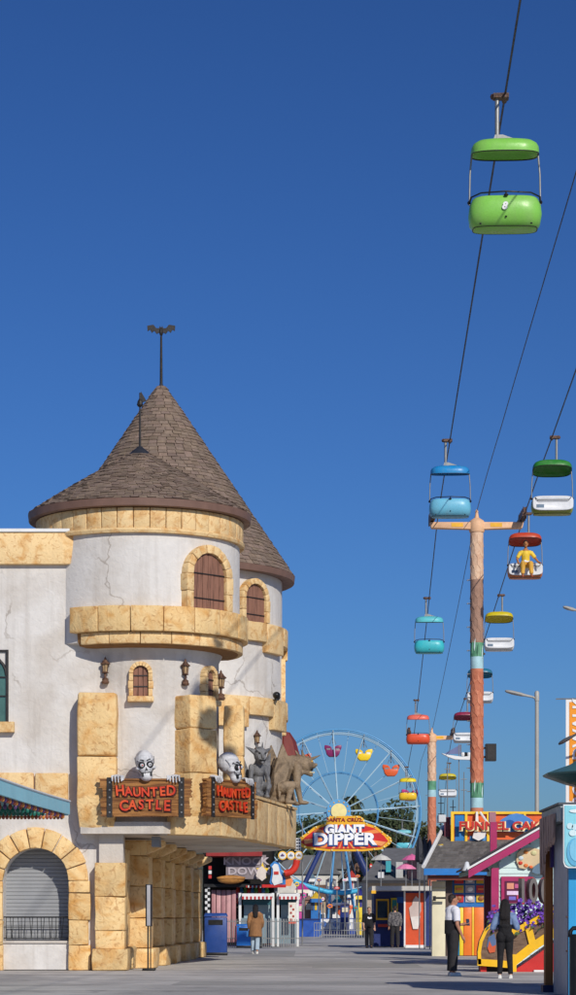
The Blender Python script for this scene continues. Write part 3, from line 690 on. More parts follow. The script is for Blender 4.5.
def pylon(x, d, ztop, xl, xr, label, bands, r):
    t = thing('pylon', label, 'pylon', (x, d, 0), 0, 'painted pylons of the sky ride')
    for k, (za, zb, m, sc) in enumerate(bands):
        o = MB().lathe([(r, za), (r, zb)], 28, (x, d, 0)).obj('painted_band', m, t, 40)
        if sc: scales(x, d, r, za, zb - .1, m, o, .42, 7, 'bark_scales')
    MB().lathe([(r + .1, 0), (r + .1, .5), (r, .55)], 20, (x, d, 0)).obj('base', GREYP, t, 40)
    z = ztop - .28
    arm = MB(); L_ = xr - xl
    arm.prism([(xl - .12, z + .24), (xl - .06, z + .0), (x - r, z - .03), (x + r, z - .03), (xr + .03, z + .0), (xr + .08, z + .24)], .32, TR((0, d - .16, 0)))
    bev('cross_arm', arm, CREAM, t, .03)
    for q in (.28, .72):
        MB().b2((xl + L_ * q - .25, d - .172, z + .05), (xl + L_ * q + .2, d - .164, z + .2)).obj('yellow_stripe', YEL, t)
    MB().lathe([(r + .03, z - .14), (r + .05, z - .08), (r + .05, z + .24), (r + .02, z + .3), (.09, z + .42), (.05, z + .62), (.07, z + .64), (.02, z + .74)], 16, (x, d, 0)).obj('head', CREAM, t, 40)
    for s_, xx in ((-1, xl), (1, xr)):
        tr = MB().box((xx, d, z + .38), (.14, 2.2, .16)).obj('sheave_train', RUST, t)
        for k in range(5):
            MB().lathe([(.05, -.06), (.24, -.06), (.2, 0), (.24, .06), (.05, .06)], 14, (0, 0, 0)).obj('sheave', RUST, tr).data.transform(Matrix.Translation((xx + s_ * .04, d - .9 + k * .45, z + .46)) @ Matrix.Rotation(R(90), 4, 'Y'))
    for k in range(int((ztop - 4) / .45)):          # climbing rungs on the left
        zz = 2.5 + k * .45
        if k % 2 == 0: MB().tube([(x - r, d - .12, zz), (x - r - .12, d - .12, zz), (x - r - .12, d + .12, zz), (x - r, d + .12, zz)], .012, 5).obj('rung', GALV, t)
    return t
d1, d2 = 92.0, 147.6
zf = lambda py, d=d1: Z(py, d)
pylon(7.24, d1, 16.45, 5.55, 8.95, 'nearer tall scaly pylon with cross arm and coloured bands', [(0, zf(808), TERRA, True), (zf(808), zf(798), BLUEP, False), (zf(798), zf(783), GREENP, False), (zf(783), zf(669), TERRA, True), (zf(669), zf(657), BLUEP, False), (zf(657), zf(643), GREENP, False), (zf(643), zf(580), mat('bark_brown', S(160, 126, 108), .8, .15, 4, .3, 20), True), (zf(580), 16.3, PEACH, True)], .25)
zf2 = lambda py: Z(py, d2)
pylon(8.85, d2, 12.5, 7.45, 10.1, 'farther shorter scaly pylon rising beside the big wheel', [(0, zf2(797), TERRA, True), (zf2(797), zf2(790), BLUEP, False), (zf2(790), zf2(781), GREENP, False), (zf2(781), 12.3, PEACH, True)], .26)
for pyl, yy, rr, zg in ((None, d1, .25, zf(650)), (None, d1, .25, zf(790))):
    root_ = bpy.data.objects['pylon']
    for k in range(7):
        a = -1.3 + k * .43; zq = zg + random.uniform(-.2, .1)
        pts = [polar(7.24, d1, .262, a - .10, zq), polar(7.24, d1, .266, a, zq - .16), polar(7.24, d1, .262, a + .12, zq + .02), polar(7.24, d1, .264, a + .16, zq + .34), polar(7.24, d1, .262, a - .02, zq + .2)]
        MB().add(pts + [p + (p - Vector((7.24, d1, p.z))) * -.06 for p in pts], [(0, 1, 2, 3, 4), (9, 8, 7, 6, 5)] + [(i, i + 5, (i + 1) % 5 + 5, (i + 1) % 5) for i in range(5)]).obj('painted_leaf', (paint(40, 96, 70), paint(120, 176, 140), paint(206, 226, 226))[k % 3], root_)
sp = thing('loudspeaker', 'black loudspeaker box on the right side of the tall pylon', 'speaker', (7.6, d1, Z(752, d1)))
MB().b2((X(485.5, d1), d1 - .2, Z(761, d1)), (X(496, d1), d1 + .25, Z(744, d1))).obj('cabinet', BLACK, sp)
MB().b2((X(487, d1), d1 - .215, Z(760, d1)), (X(494.5, d1), d1 - .201, Z(745, d1))).obj('grille', IRON, sp)
MB().tube([(7.48, d1, Z(748, d1)), (X(486, d1), d1, Z(748, d1))], .04).tube([(7.48, d1, Z(757, d1)), (X(486, d1), d1, Z(757, d1))], .04).obj('bracket', GALV, sp)
def cable(label, fx, fz, ds, r):
    tag(MB().tube([(fx(d), d, fz(d)) for d in ds], r, 6).obj('cable', CABLE, None, 60), label, 'cable', 'cables of the sky ride')
ds = [8 + 4 * k for k in range(51)]
cable('left haul cable carrying the coloured cabins away from the camera', XL, pathz, ds, .02)
cable('right haul cable carrying the white fronted cabins towards the camera', XR, pathz, ds, .02)
cable('middle cable strung between the tops of the two pylons', XM, lambda d: pathz(d) + .45, ds, .013)

def superell(w, d, e, n=32):
    out = []
    for i in range(n):
        a = 2 * math.pi * i / n; c, s_ = math.cos(a), math.sin(a)
        out.append((w * math.copysign(abs(c) ** e, c), d * math.copysign(abs(s_) ** e, s_)))
    return out
def loft(mb, rings, cap0=True, cap1=True):
    n = len(rings[0]); o = [p for r in rings for p in r]
    fs = [(j * n + i, j * n + (i + 1) % n, (j + 1) * n + (i + 1) % n, (j + 1) * n + i) for j in range(len(rings) - 1) for i in range(n)]
    if cap0: fs.append(tuple(reversed(range(n))))
    if cap1: fs.append(tuple((len(rings) - 1) * n + i for i in range(n)))
    return mb.add(o, fs)
def gloss(rgb):
    fade = tuple(int(v * .80 + 34) for v in rgb)
    return mat('fibreglass_%d_%d_%d' % rgb, S(*rgb), .36, .14, 3.2, .04, 30, col2=S(*fade), lo=.5, hi=.85, streak=.16)
WHITE_FG = mat('fibreglass_white', S(222, 224, 226), .35, .08, 3, streak=.12)
def cabin(d, side, col, label, roofcol=None, number=None, seed=0, swing=0):
    t = thing('sky_ride_cabin', label, 'cable car', (0, 0, 0), 0, 'cabins of the sky ride')
    m = gloss(col); mr = gloss(roofcol or col); hx = -.14
    MB().tube([(hx, 0, .02), (hx, 0, -.80)], .042, 10).obj('hanger', GALV, t, 50)
    MB().b2((hx - .07, -.1, -.02), (.07, .1, .06)).tube([(0, -.18, 0), (0, .18, 0)], .05, 8).ball((hx - .07, 0, .02), .06, 8).obj('cable_grip', RUST, t)
    MB().prism([(-.22, -.80), (.30, -.80), (-.04, -.68), (-.18, -.68)], .08, TR((0, -.04, 0))).obj('gusset', GALV, t)
    # roof: shallow dome, turned down rim, front pitched up
    tilt = Matrix.Translation((0, 0, -.95)) @ Matrix.Rotation(R(6 if side < 0 else 14), 4, 'X') @ Matrix.Translation((0, 0, .95))
    def rr(k, z, e=.62): return [tilt @ Vector((x * k, y * k, z)) for x, y in superell(.62, .46, e)]
    rb = MB(); loft(rb, [rr(.96, -1.03), rr(1.0, -1.045), rr(1.0, -1.00), rr(.985, -.93), rr(.93, -.87), rr(.8, -.82), rr(.5, -.785), rr(.15, -.775)], False, True)
    loft(rb, [rr(.15, -.86), rr(.6, -.88), rr(.9, -.95), rr(.96, -1.03)], True, False)
    roof = rb.obj('roof', mr, t, 35)
    MB().tube(rr(.985, -1.045)[:] + [rr(.985, -1.045)[0]], .012, 5).obj('roof_trim', IRON, roof)
    # posts and rail
    for sx in (-1, 1):
        MB().tube([(sx * .60, .0, -1.0), (sx * .635, 0, -1.4), (sx * .645, 0, -1.95)], .017, 8).obj('post', GALV, t, 60)
        MB().ball((sx * .65, 0, -1.83), (.035, .05, .05), 8).obj('pivot', BLACK, t)
    # tub
    def tr_(w, dd, z, e=.55, y=0): return [Vector((x, yy + y, z)) for x, yy in superell(w, dd, e)]
    sh = MB(); loft(sh, [tr_(.52, .20, -2.53), tr_(.58, .29, -2.50), tr_(.64, .41, -2.38), tr_(.665, .46, -2.18), tr_(.65, .45, -1.98), tr_(.60, .42, -1.82), tr_(.57, .40, -1.79)], True, False)
    loft(sh, [tr_(.57, .40, -1.79), tr_(.54, .37, -1.82), tr_(.56, .38, -2.1), tr_(.54, .36, -2.16)], False, True)
    tub = sh.obj('tub', m, t, 35)
    MB().tube([(-.645, 0, -1.84), (-.62, -.22, -1.77), (-.45, -.40, -1.73), (0, -.46, -1.715), (.45, -.40, -1.73), (.62, -.22, -1.77), (.645, 0, -1.84)], .018, 6).obj('back_rail', BLACK, t, 60)
    MB().ball((0, -.455, -1.80), (.045, .03, .035), 8).tube([(0, -.455, -1.80), (0, -.46, -1.71)], .015, 5).obj('latch', BLACK, t)
    MB().tube(tr_(.585, .297, -2.498) + [tr_(.585, .297, -2.498)[0]], .010, 5).obj('bottom_trim', IRON, tub)
    for sx in (-1, 0, 1): MB().ball((sx * .46, -.36 + (0 if sx else -.08), -2.46 + (0 if sx else .14)), .022, 8).obj('drain_bolt', BLACK, tub)
    # white open front with bench
    def fr_(w, dz, y): return [Vector((x, y, z * 1 - 2.10)) for x, z in superell(w, dz, .42)]
    fp = MB(); loft(fp, [fr_(.60, .29, .30), fr_(.64, .31, .44), fr_(.62, .295, .475), fr_(.53, .22, .482), fr_(.51, .20, .474)], False, True)
    front = fp.obj('front_panel', WHITE_FG, t, 40)
    MB().b2((-.47, .40, -2.02), (.47, .52, -1.96)).obj('bench_edge', WHITE_FG, front)
    MB().tube([(-.64, .02, -1.86), (-.55, .50, -1.88), (-.5, .53, -1.97), (.5, .53, -1.97), (.55, .50, -1.88), (.64, .02, -1.86)], .016, 6).obj('lap_bar', IRON, t, 60)
    MB().b2((.28, .481, -2.30), (.52, .486, -2.16)).obj('decal', paint(110, 130, 150), front)
    if number: text('number', number, .18, WHITE, tub, TR((-.02, -.487, -2.08)) @ Matrix.Rotation(R(10), 4, 'Y') @ Matrix.Diagonal((1, 1, 1.35, 1)), .018, .009)
    K = Matrix.Translation((0, 0, -.55)) @ Matrix.Diagonal((1, .9, .743, 1))    # squat tub: top at -1.88, bottom at -2.43
    for o in [c for c in t.children if c.name.split('.')[0] in ('pivot', 'tub', 'back_rail', 'latch', 'front_panel', 'lap_bar')]:
        for q in [o] + list(o.children): q.data.transform(K)
    fx = XL if side < 0 else XR
    move(t, (fx(d), d, pathz(d) - .03), (0 if side < 0 else math.pi) - math.atan(.035)); return t
cabin(43.7, -1, (132, 200, 84), 'bright green cabin numbered 8 hanging nearest the camera', number='8')
cabin(76, -1, (110, 186, 214), 'light blue cabin with a deeper blue roof just above the tall pylon arm', (30, 140, 206))
cabin(105.6, -1, (62, 186, 196), 'turquoise cabin hanging left of the tall pylon, below its arm', (92, 196, 204))
cabin(133.5, -1, (228, 84, 46), 'coral red cabin at the left end of the farther pylon arm', (236, 110, 90))
cabin(176, -1, (240, 196, 40), 'yellow cabin hanging in front of the right rim of the big wheel', (240, 214, 30))
cabin(201, -1, (92, 190, 206), 'pale blue cabin low down in front of the right rim of the big wheel', (120, 196, 206))
cabin(75.5, 1, (148, 158, 66), 'white fronted cabin with a dark green roof, right of the tall pylon', (48, 128, 48))
redcab = cabin(90, 1, (206, 120, 70), 'red roofed cabin carrying a seated yellow figure', (196, 70, 40))
cabin(105, 1, (226, 226, 222), 'white cabin with a yellow roof just right of the tall pylon', (206, 186, 30))
cabin(119, 1, (214, 218, 220), 'white cabin with a teal roof half hidden behind the tall pylon', (20, 110, 140))
cabin(133, 1, (214, 216, 214), 'white cabin with a maroon roof half hidden left of the tall pylon', (140, 40, 70))
cabin(172, 1, (226, 226, 222), 'small white cabin with a yellow roof near the farther pylon', (206, 190, 40))
# ================================================================ seated figure in the red roofed cabin
def figure_parts(root, T, spec):
    """spec: list of (name, prims, material, voxel); points given in figure space"""
    rot = T.to_3x3().to_4x4(); k = T.to_scale()[0]
    for name, prims, m, vx in spec:
        out = []
        for p in prims:
            if p[0] in 'ct': out.append((p[0], T @ Vector(p[1]), T @ Vector(p[2]), p[3] * k, p[4] * k))
            elif p[0] == 'e': out.append(('e', T @ Vector(p[1]), tuple(q * k for q in p[2]), Matrix.Rotation(T.to_euler().z, 4, 'Z')))
            else: out.append(('b', T @ Vector(p[1]), tuple(q * k for q in p[2]), T.to_euler().z))
        blob(name, out, m, root, vx, 2)
SKIN1 = mat('skin', S(198, 150, 124), .6, .08, 6); SKIN2 = mat('skin_tan', S(178, 126, 100), .6, .08, 6)
def hand(w, tip, nx, s=1.0, curl=.03):
    """palm, four fingers of different length and a thumb; w wrist, tip direction of the hand, nx across the palm"""
    w, t, n = Vector(w), (Vector(tip) - Vector(w)).normalized(), Vector(nx).normalized(); f = t.cross(n)
    out = [('c', w, w + t * .075, .030, .038), ('e', w + t * .06, (.036, .03, .045))]
    for i, L_ in enumerate((.070, .080, .075, .058)):
        b = w + t * .088 + n * (i - 1.5) * .021; m_ = b + t * L_ * .55; e = m_ + t * L_ * .42 + f * curl
        out += [('c', b, m_, .0105, .0095), ('c', m_, e, .0095, .008)]
    b = w + t * .03 - n * .032
    out += [('c', b, b + t * .035 - n * .03, .013, .011), ('c', b + t * .035 - n * .03, b + t * .07 - n * .03 + f * curl * .5, .011, .009)]
    return out
def face(head, sgn=-1):
    """nose, brow, ears, chin as part of the body skin"""
    x, y, z = head
    return [('e', (x, y, z), (.078, .098, .112)), ('e', (x, y - .045, z - .075), (.052, .05, .05)), ('c', (x, y - .095, z + .005), (x, y - .118, z - .03), .012, .018),
            ('e', (x - .08, y + .01, z - .01), (.014, .026, .034)), ('e', (x + .08, y + .01, z - .01), (.014, .026, .034)), ('e', (x, y - .085, z - .058), (.028, .016, .012))]
def eyes(root, T, head):
    x, y, z = head
    for sx in (-1, 1):
        MB().ball(T @ Vector((x + sx * .032, y - .088, z + .012)), .011, 8).obj('eye', BLACK, root)

DOLL = mat('figure_skin', S(178, 118, 72), .6, .1, 8); DOLLY = mat('figure_yellow', S(232, 196, 60), .6, .15, 6)
dz = pathz(90); doll = thing('person', 'seated figure in a yellow suit and white belt riding the red roofed cabin', 'person', (XR(90) + .0, 89.55, dz - 2.15))
Td = Matrix.Translation((XR(90) - .02, 89.48, dz - 2.02)) @ Matrix.Scale(1.08, 4)
figure_parts(doll, Td, [('body', face((0, .02, .74)) + [('c', (0, .05, .5), (0, .03, .68), .05, .05), ('c', (0, .1, .05), (0, .06, .48), .11, .12),
    ('c', (-.19, .06, .46), (-.30, .0, .22), .05, .042), ('c', (-.30, 0, .22), (-.28, -.2, .06), .042, .034), ('c', (.19, .06, .46), (.33, .0, .24), .05, .042), ('c', (.33, .0, .24), (.42, -.16, .08), .042, .034),
    ('c', (-.11, .05, .02), (-.13, -.32, .02), .085, .07), ('c', (-.13, -.32, .02), (-.14, -.34, -.38), .065, .045), ('c', (.11, .05, .02), (.14, -.32, .02), .085, .07), ('c', (.14, -.32, .02), (.16, -.34, -.38), .065, .045)]
    + hand((-.28, -.2, .06), (-.27, -.3, .02), (1, 0, 0)) + hand((.42, -.16, .08), (.48, -.24, .04), (0, 1, 0)), DOLL, .012),
    ('jacket', [('c', (0, .1, .06), (0, .07, .42), .145, .15), ('c', (-.14, .06, .44), (.14, .06, .44), .09, .09), ('t', (-.18, .06, .46), (-.29, .01, .25), .075, .065), ('t', (.18, .06, .46), (.32, .01, .26), .075, .065)], DOLLY, .015),
    ('trousers', [('c', (-.1, .08, .02), (-.13, -.32, .02), .11, .09), ('t', (-.13, -.32, .05), (-.14, -.34, -.34), .09, .07), ('c', (.1, .08, .02), (.14, -.32, .02), .11, .09), ('t', (.14, -.32, .05), (.16, -.34, -.34), .09, .07)], mat('figure_gold', S(222, 168, 66), .7, .2, 5), .015),
    ('belt', [('t', (0, .09, .10), (0, .088, .16), .165, .165), ('e', (-.03, -.07, .13), (.06, .03, .05))], WHITE, .012),
    ('shoe', [('c', (-.14, -.32, -.42), (-.15, -.46, -.44), .052, .045)], paint(150, 70, 40), .012), ('shoe', [('c', (.16, -.32, -.42), (.17, -.46, -.44), .052, .045)], paint(150, 70, 40), .012),
    ('hair', [('e', (0, .045, .79), (.088, .1, .09)), ('e', (0, .09, .72), (.075, .05, .1))], mat('hair_dark', S(44, 32, 28), .6, .2, 12), .012)])
eyes(doll, Td, (0, .02, .74))

# ================================================================ big wheel
DF = 190.0; HUB = P(338.5, 812, DF); RW = 82 * DF / F; RI_ = 39.5 * DF / F
wheel = thing('ferris_wheel', 'blue ferris wheel with small coloured cars behind the red sign', 'ferris wheel', (HUB.x, DF, 0))
WB = mat('wheel_blue', S(92, 156, 204), .4, .1, 1); WL = mat('wheel_pale', S(170, 200, 216), .4, .1, 1); NAVY = mat('navy_steel', S(42, 58, 112), .45, .12, 1)
def ring(r, tr, y, n=72): return [(HUB.x + r * math.sin(2 * math.pi * i / n), DF + y, HUB.z + r * math.cos(2 * math.pi * i / n)) for i in range(n + 1)]
for y in (-.75, .75):
    rm = MB().tube(ring(RW, 0, y), .075, 8).obj('rim', WB, wheel, 60)
    MB().tube(ring(RW - .28, 0, y), .045, 6).obj('inner_rim', WL, wheel, 60)
    MB().tube(ring(RI_, 0, y * .8), .06, 6).obj('mid_ring', WB, wheel, 60)
NS = 16; A0 = R(-4)
for k in range(NS):
    a = A0 + 2 * math.pi * k / NS; s_, c_ = math.sin(a), math.cos(a)
    for y in (-.75, .75):
        MB().tube([(HUB.x + .6 * s_, DF + y * .7, HUB.z + .6 * c_), (HUB.x + RW * s_, DF + y, HUB.z + RW * c_)], .042, 6).obj('spoke', WL, wheel, 60)
    MB().tube([(HUB.x + (RW - .16) * s_, DF - .95, HUB.z + (RW - .16) * c_), (HUB.x + (RW - .16) * s_, DF + .95, HUB.z + (RW - .16) * c_)], .045, 6).obj('cross_tie', GALV, wheel, 60)
for k in range(NS):
    a = A0 + 2 * math.pi * (k + .5) / NS; s_, c_ = math.sin(a), math.cos(a)
    MB().tube([(HUB.x + RI_ * s_, DF, HUB.z + RI_ * c_), (HUB.x + RW * s_, DF, HUB.z + RW * c_)], .02, 5).obj('tie_rod', WL, wheel)
hb = MB(); hb.lathe([(.0, -1.0), (.95, -1.0), (.95, -.9), (.6, -.85), (.6, .85), (.95, .9), (.95, 1.36), (0, 1.36)], 28); hub = hb.obj('hub', WB, wheel, 40)
hub.data.transform(Matrix.Translation(HUB) @ Matrix.Rotation(R(90), 4, 'X'))
h2 = MB().lathe([(0, 0), (.62, 0), (.62, .06), (0, .06)], 24).obj('hub_cap', paint(236, 220, 150), hub); h2.data.transform(Matrix.Translation(HUB + Vector((0, -1.42, 0))) @ Matrix.Rotation(R(90), 4, 'X'))
for k in range(12):
    a = 2 * math.pi * k / 12; MB().ball((HUB.x + .78 * math.sin(a), DF - 1.36, HUB.z + .78 * math.cos(a)), .07, 6).obj('hub_lamp', YEL, hub)
for y in (-1.35, 1.35):
    MB().tube([(HUB.x, DF + y * .8, HUB.z), (X(283, DF), DF + y * 1.6, .3)], .19, 8).obj('leg', NAVY, wheel, 60)
    MB().tube([(HUB.x, DF + y * .8, HUB.z), (X(392, DF), DF + y * 1.6, .3)], .24, 8).obj('leg', NAVY, wheel, 60)
    MB().tube([(HUB.x - .1, DF + y * .8, HUB.z), (X(327, DF), DF + y * 1.4, .3)], .075, 8).obj('brace', WB, wheel, 60)
    MB().tube([(HUB.x + .1, DF + y * .8, HUB.z), (X(357, DF), DF + y * 1.4, .3)], .075, 8).obj('brace', WB, wheel, 60)
MB().tube([P(294, 881, DF - 2.4), P(310, 887, DF - 2.4), P(328, 892, DF - 2.4), P(345, 893, DF - 2.4), P(358, 891, DF - 2.4)], .18, 8).obj('guard_beam', mat('guard_cyan', S(70, 176, 214), .4, .1, 1), wheel, 60)
pf = MB().b2((X(316, DF), DF - 4, 0), (X(378, DF), DF + 4, Z(915, DF) - .25)); pf.obj('platform', paint(40, 70, 150), wheel)
for k in range(5):
    x0 = X(318 + k * 11.5, DF); q = MB().b2((x0, DF - 4.05, Z(929, DF)), (x0 + .85, DF - 4.01, Z(919, DF))).obj('panel', WHITE if k < 3 else GREYP, wheel)
    MB().lathe([(0, 0), (.22, 0), (.22, .03), (0, .03)], 16).obj('panel_roundel', paint(70, 110, 180), q).data.transform(Matrix.Translation((x0 + .42, DF - 4.055, (Z(929, DF) + Z(919, DF)) / 2)) @ Matrix.Rotation(R(90), 4, 'X'))
CARC = {0: ((130, 34, 92), 'maroon'), 1: ((244, 206, 30), 'bright yellow'), 2: ((226, 92, 40), 'orange'), 3: ((196, 60, 130), 'magenta'), 4: ((70, 150, 200), 'blue'), 5: ((236, 200, 40), 'golden yellow'), 6: ((60, 150, 90), 'green'), 7: ((240, 206, 40), 'lemon yellow'),
        8: ((226, 100, 50), 'orange red'), 9: ((222, 90, 44), 'deep orange'), 10: ((140, 60, 150), 'purple'), 11: ((60, 150, 190), 'teal'), 12: ((200, 60, 60), 'red'), 13: ((240, 206, 40), 'yellow'), 14: ((90, 170, 80), 'green'), 15: ((206, 84, 44), 'rust orange')}
WHERE = {0: 'at the very top of the big wheel', 1: 'right of the top of the big wheel', 2: 'at the upper right of the big wheel', 3: 'on the right rim of the big wheel, behind a yellow cabin', 5: 'at the lower right of the big wheel near the farther pylon', 7: 'at the bottom of the big wheel, right of the two orange ones', 8: 'at the very bottom of the big wheel', 9: 'at the bottom left of the big wheel', 15: 'on the upper left rim of the big wheel beside the gargoyle'}
for k, wh in WHERE.items():
    rgb, cn = CARC[k]; a = A0 + 2 * math.pi * k / NS; m = gloss(rgb)
    hx, hz = HUB.x + (RW - .16) * math.sin(a), HUB.z + (RW - .16) * math.cos(a)
    t = thing('wheel_car', '%s car %s' % (cn, wh), 'gondola', (hx, DF, hz - 1.5), 0, 'cars of the big wheel')
    MB().tube([(hx, DF, hz), (hx, DF, hz - .9)], .04, 6).tube([(hx - .25, DF, hz - .95), (hx, DF, hz - .3), (hx + .25, DF, hz - .95)], .025, 6).obj('hanger', GALV, t)
    for sx in (-1, 1):
        mb = MB(); mb.prism([(sx * .10, -1.22), (sx * .22, -1.18), (sx * .30, -1.08), (sx * .66, -1.04), (sx * .68, -1.25), (sx * .55, -1.5), (sx * .10, -1.6)], .9, TR((hx, DF - .45, hz))); bev('seat_back', mb, m, t, .04)
        MB().b2((hx + sx * .2, DF - .47, hz - 1.42), (hx + sx * .5, DF - .455, hz - 1.3)).obj('side_panel', WHITE if k % 2 else GREYP, t)
    mb = MB().prism([(-.6, -1.4), (.6, -1.4), (.5, -1.75), (.3, -1.95), (-.3, -1.95), (-.5, -1.75)], .95, TR((hx, DF - .475, hz))); bev('tub', mb, m, t, .05)

# ================================================================ red coaster sign
DS = 111.0
cs = thing('coaster_sign', 'red and yellow cartouche sign with white lettering in front of the big wheel', 'sign', (X(344, DS), DS, 0))
def z5(pts): return [(X(290 + x / 4.114, DS), Z(720 + y / 4.114, DS)) for x, y in pts]
outer = z5([(27, 505), (36, 488), (58, 472), (100, 440), (150, 424), (152, 402), (168, 396), (285, 394), (302, 404), (308, 422), (352, 436), (392, 468), (416, 484), (420, 500), (408, 514), (380, 532), (300, 540), (160, 540), (70, 530), (40, 518)])
mb = MB().prism(outer, .30, TR((0, DS, 0))); board = mb.obj('board', paint(236, 176, 36), cs)
cxs, czs = X(344.5, DS), Z(834, DS)
def inset(pts, k): return [(cxs + (x - cxs) * k, czs + (z - czs) * k) for x, z in pts]
inn = z5([(44, 503), (62, 482), (104, 450), (160, 432), (300, 432), (350, 446), (388, 478), (404, 498), (376, 522), (300, 530), (160, 530), (72, 520)])
MB().prism(inn, .03, TR((0, DS - .03, 0))).obj('red_field', paint(206, 36, 34), cs)
cxr, czr = X(344, DS), Z(836, DS)
import itertools
def raypoly(a0, a1):
    pts = [(cxr, czr)]
    for a in (a0, a1):
        best = None; dx, dz = math.cos(a), math.sin(a)
        for (x0, z0), (x1, z1) in zip(inn, inn[1:] + inn[:1]):
            ex, ez = x1 - x0, z1 - z0; den = dx * ez - dz * ex
            if abs(den) < 1e-9: continue
            t_ = ((x0 - cxr) * ez - (z0 - czr) * ex) / den; u_ = ((x0 - cxr) * dz - (z0 - czr) * dx) / den
            if t_ > 0 and -1e-6 <= u_ <= 1 + 1e-6: best = t_ if best is None else min(best, t_)
        pts.append((cxr + dx * best * .985, czr + dz * best * .985))
    return pts
for k in range(18):
    a = 2 * math.pi * (k + .25) / 18
    MB().prism(raypoly(a, a + .12), .015, TR((0, DS - .045, 0))).obj('ray', paint(240, 158, 92) if k % 2 else paint(238, 140, 70), cs)
DBL = mat('sign_blue', S(40, 80, 150), .4, .1, 4)
for body, pxc, pyc, hpx, sx in (('GIANT', 344.5, 829.8, 8.4, 1.04), ('DIPPER', 344.5, 839.6, 11.2, 1.20)):
    size = hpx * DS / F / .70
    w_ = text('lettering', body, size, mat('sign_white', S(244, 244, 244), .4, .03, 3), cs, TR((X(pxc, DS), DS - .09, Z(pyc, DS))), .05, .032, sx, 1.04)
    text('lettering_shadow', body, size, DBL, w_, TR((X(pxc, DS) - .03, DS - .06, Z(pyc, DS) - .03)), .03, .062, sx, 1.04)
text('small_lettering', 'SANTA CRUZ', .22, paint(150, 40, 30), cs, TR((X(344.5, DS), DS - .02, Z(820, DS))), .03, .010, 1.15, 1.1)
for pxp in (302.5, 367):
    MB().tube([(X(pxp, DS), DS + .5, 0), (X(pxp, DS), DS + .5, Z(822, DS))], .035, 8).obj('post', GALV, cs)
for k in range(26):
    u = k / 26 * len(outer); i = int(u); f_ = u - i; (x0, z0), (x1, z1) = outer[i], outer[(i + 1) % len(outer)]
    MB().ball((cxs + (x0 + (x1 - x0) * f_ - cxs) * .975, DS - .02, czs + (z0 + (z1 - z0) * f_ - czs) * .94), .05, 6).obj('bulb', paint(250, 226, 150), cs)

# ================================================================ background hill, houses, trees
hm = MB(); nx, ny = 40, 14
HX = lambda i: -60 + 160 * i / nx
def hz_(x, y): return max(-.5, (y - 235) * .075 * (1 + .35 * noise.noise(Vector((x * .03, y * .02, 3)))) + 1.5 * noise.noise(Vector((x * .08, y * .05, 1))))
vs = [(HX(i), 232 + 14 * j, hz_(HX(i), 232 + 14 * j) if j else -.5) for j in range(ny + 1) for i in range(nx + 1)]
hm.add(vs, [(j * (nx + 1) + i, j * (nx + 1) + i + 1, (j + 1) * (nx + 1) + i + 1, (j + 1) * (nx + 1) + i) for j in range(ny) for i in range(nx)])
tag(hm.obj('hillside', mat('hill_scrub', S(92, 92, 74), .9, .25, .2, col2=S(64, 72, 48), lo=.4, hi=.6), None, 60), 'low scrubby hillside behind the big wheel', 'hill', kind='structure')
def house(px, d, w, h, dep, wallc, roofc, label, base=None):
    x = X(px, d); zb = hz_(x, d) - .6 if base is None else base
    t = thing('house', label, 'house', (x, d, zb), 0, 'houses on the hillside')
    MB().b2((x - w / 2, d, zb), (x + w / 2, d + dep, zb + h)).obj('wall', wallc, t)
    MB().prism([(-w / 2 - .35, 0), (w / 2 + .35, 0), (w / 4, h * .45), (-w / 4, h * .45)], dep + .6, TR((x, d - .3, zb + h))).obj('roof', roofc, t)
    nw = max(2, int(w / 1.6))
    for k in range(nw):
        xx = x - w / 2 + w * (k + .5) / nw
        for fl in range(max(1, int(h / 2.6))):
            q = MB().b2((xx - .42, d - .06, zb + .9 + fl * 2.6), (xx + .42, d - .02, zb + 2.1 + fl * 2.6)).obj('window', WHITE, t)
            MB().b2((xx - .34, d - .08, zb + .98 + fl * 2.6), (xx + .34, d - .062, zb + 2.02 + fl * 2.6)).obj('pane', paint(60, 74, 90, .15), q)
RG = mat('roof_grey', S(110, 110, 112), .9, .15, 2); RB = mat('roof_brown', S(110, 84, 70), .9, .15, 2)
CW = paint(214, 210, 200, .8); TAN = paint(170, 150, 122, .8); GRW = paint(150, 152, 150, .8)
house(306, 262, 7, 4.6, 6, CW, RG, 'white hillside house left of the navy wheel leg')
house(321, 240, 5.0, 3.4, 6, TAN, RB, 'tan house with brown roof low behind the wheel legs')
house(345, 268, 9, 4.4, 6, GRW, RG, 'grey house behind the middle of the wheel')
house(372, 250, 6.4, 4.4, 6, CW, RB, 'white house with brown roof right of the wheel legs')
house(394, 275, 9, 4.6, 6, GRW, RG, 'wide grey house below the dark trees')
house(415, 252, 7, 5, 6, TAN, RG, 'tan house behind the farther pylon foot')
house(331, 305, 10, 5, 6, CW, RG, 'white house high on the hill left of the hub')
house(366, 310, 10, 5.4, 6, CW, RB, 'pale house high on the hill right of the hub')
LEAF = [mat('leaf_dark_tint', S(58, 70, 46), .8, .25, 2, attr=True), mat('leaf_olive_tint', S(78, 84, 54), .8, .25, 2, attr=True)]
BARK = mat('bark', S(92, 78, 66), .9, .2, 3)
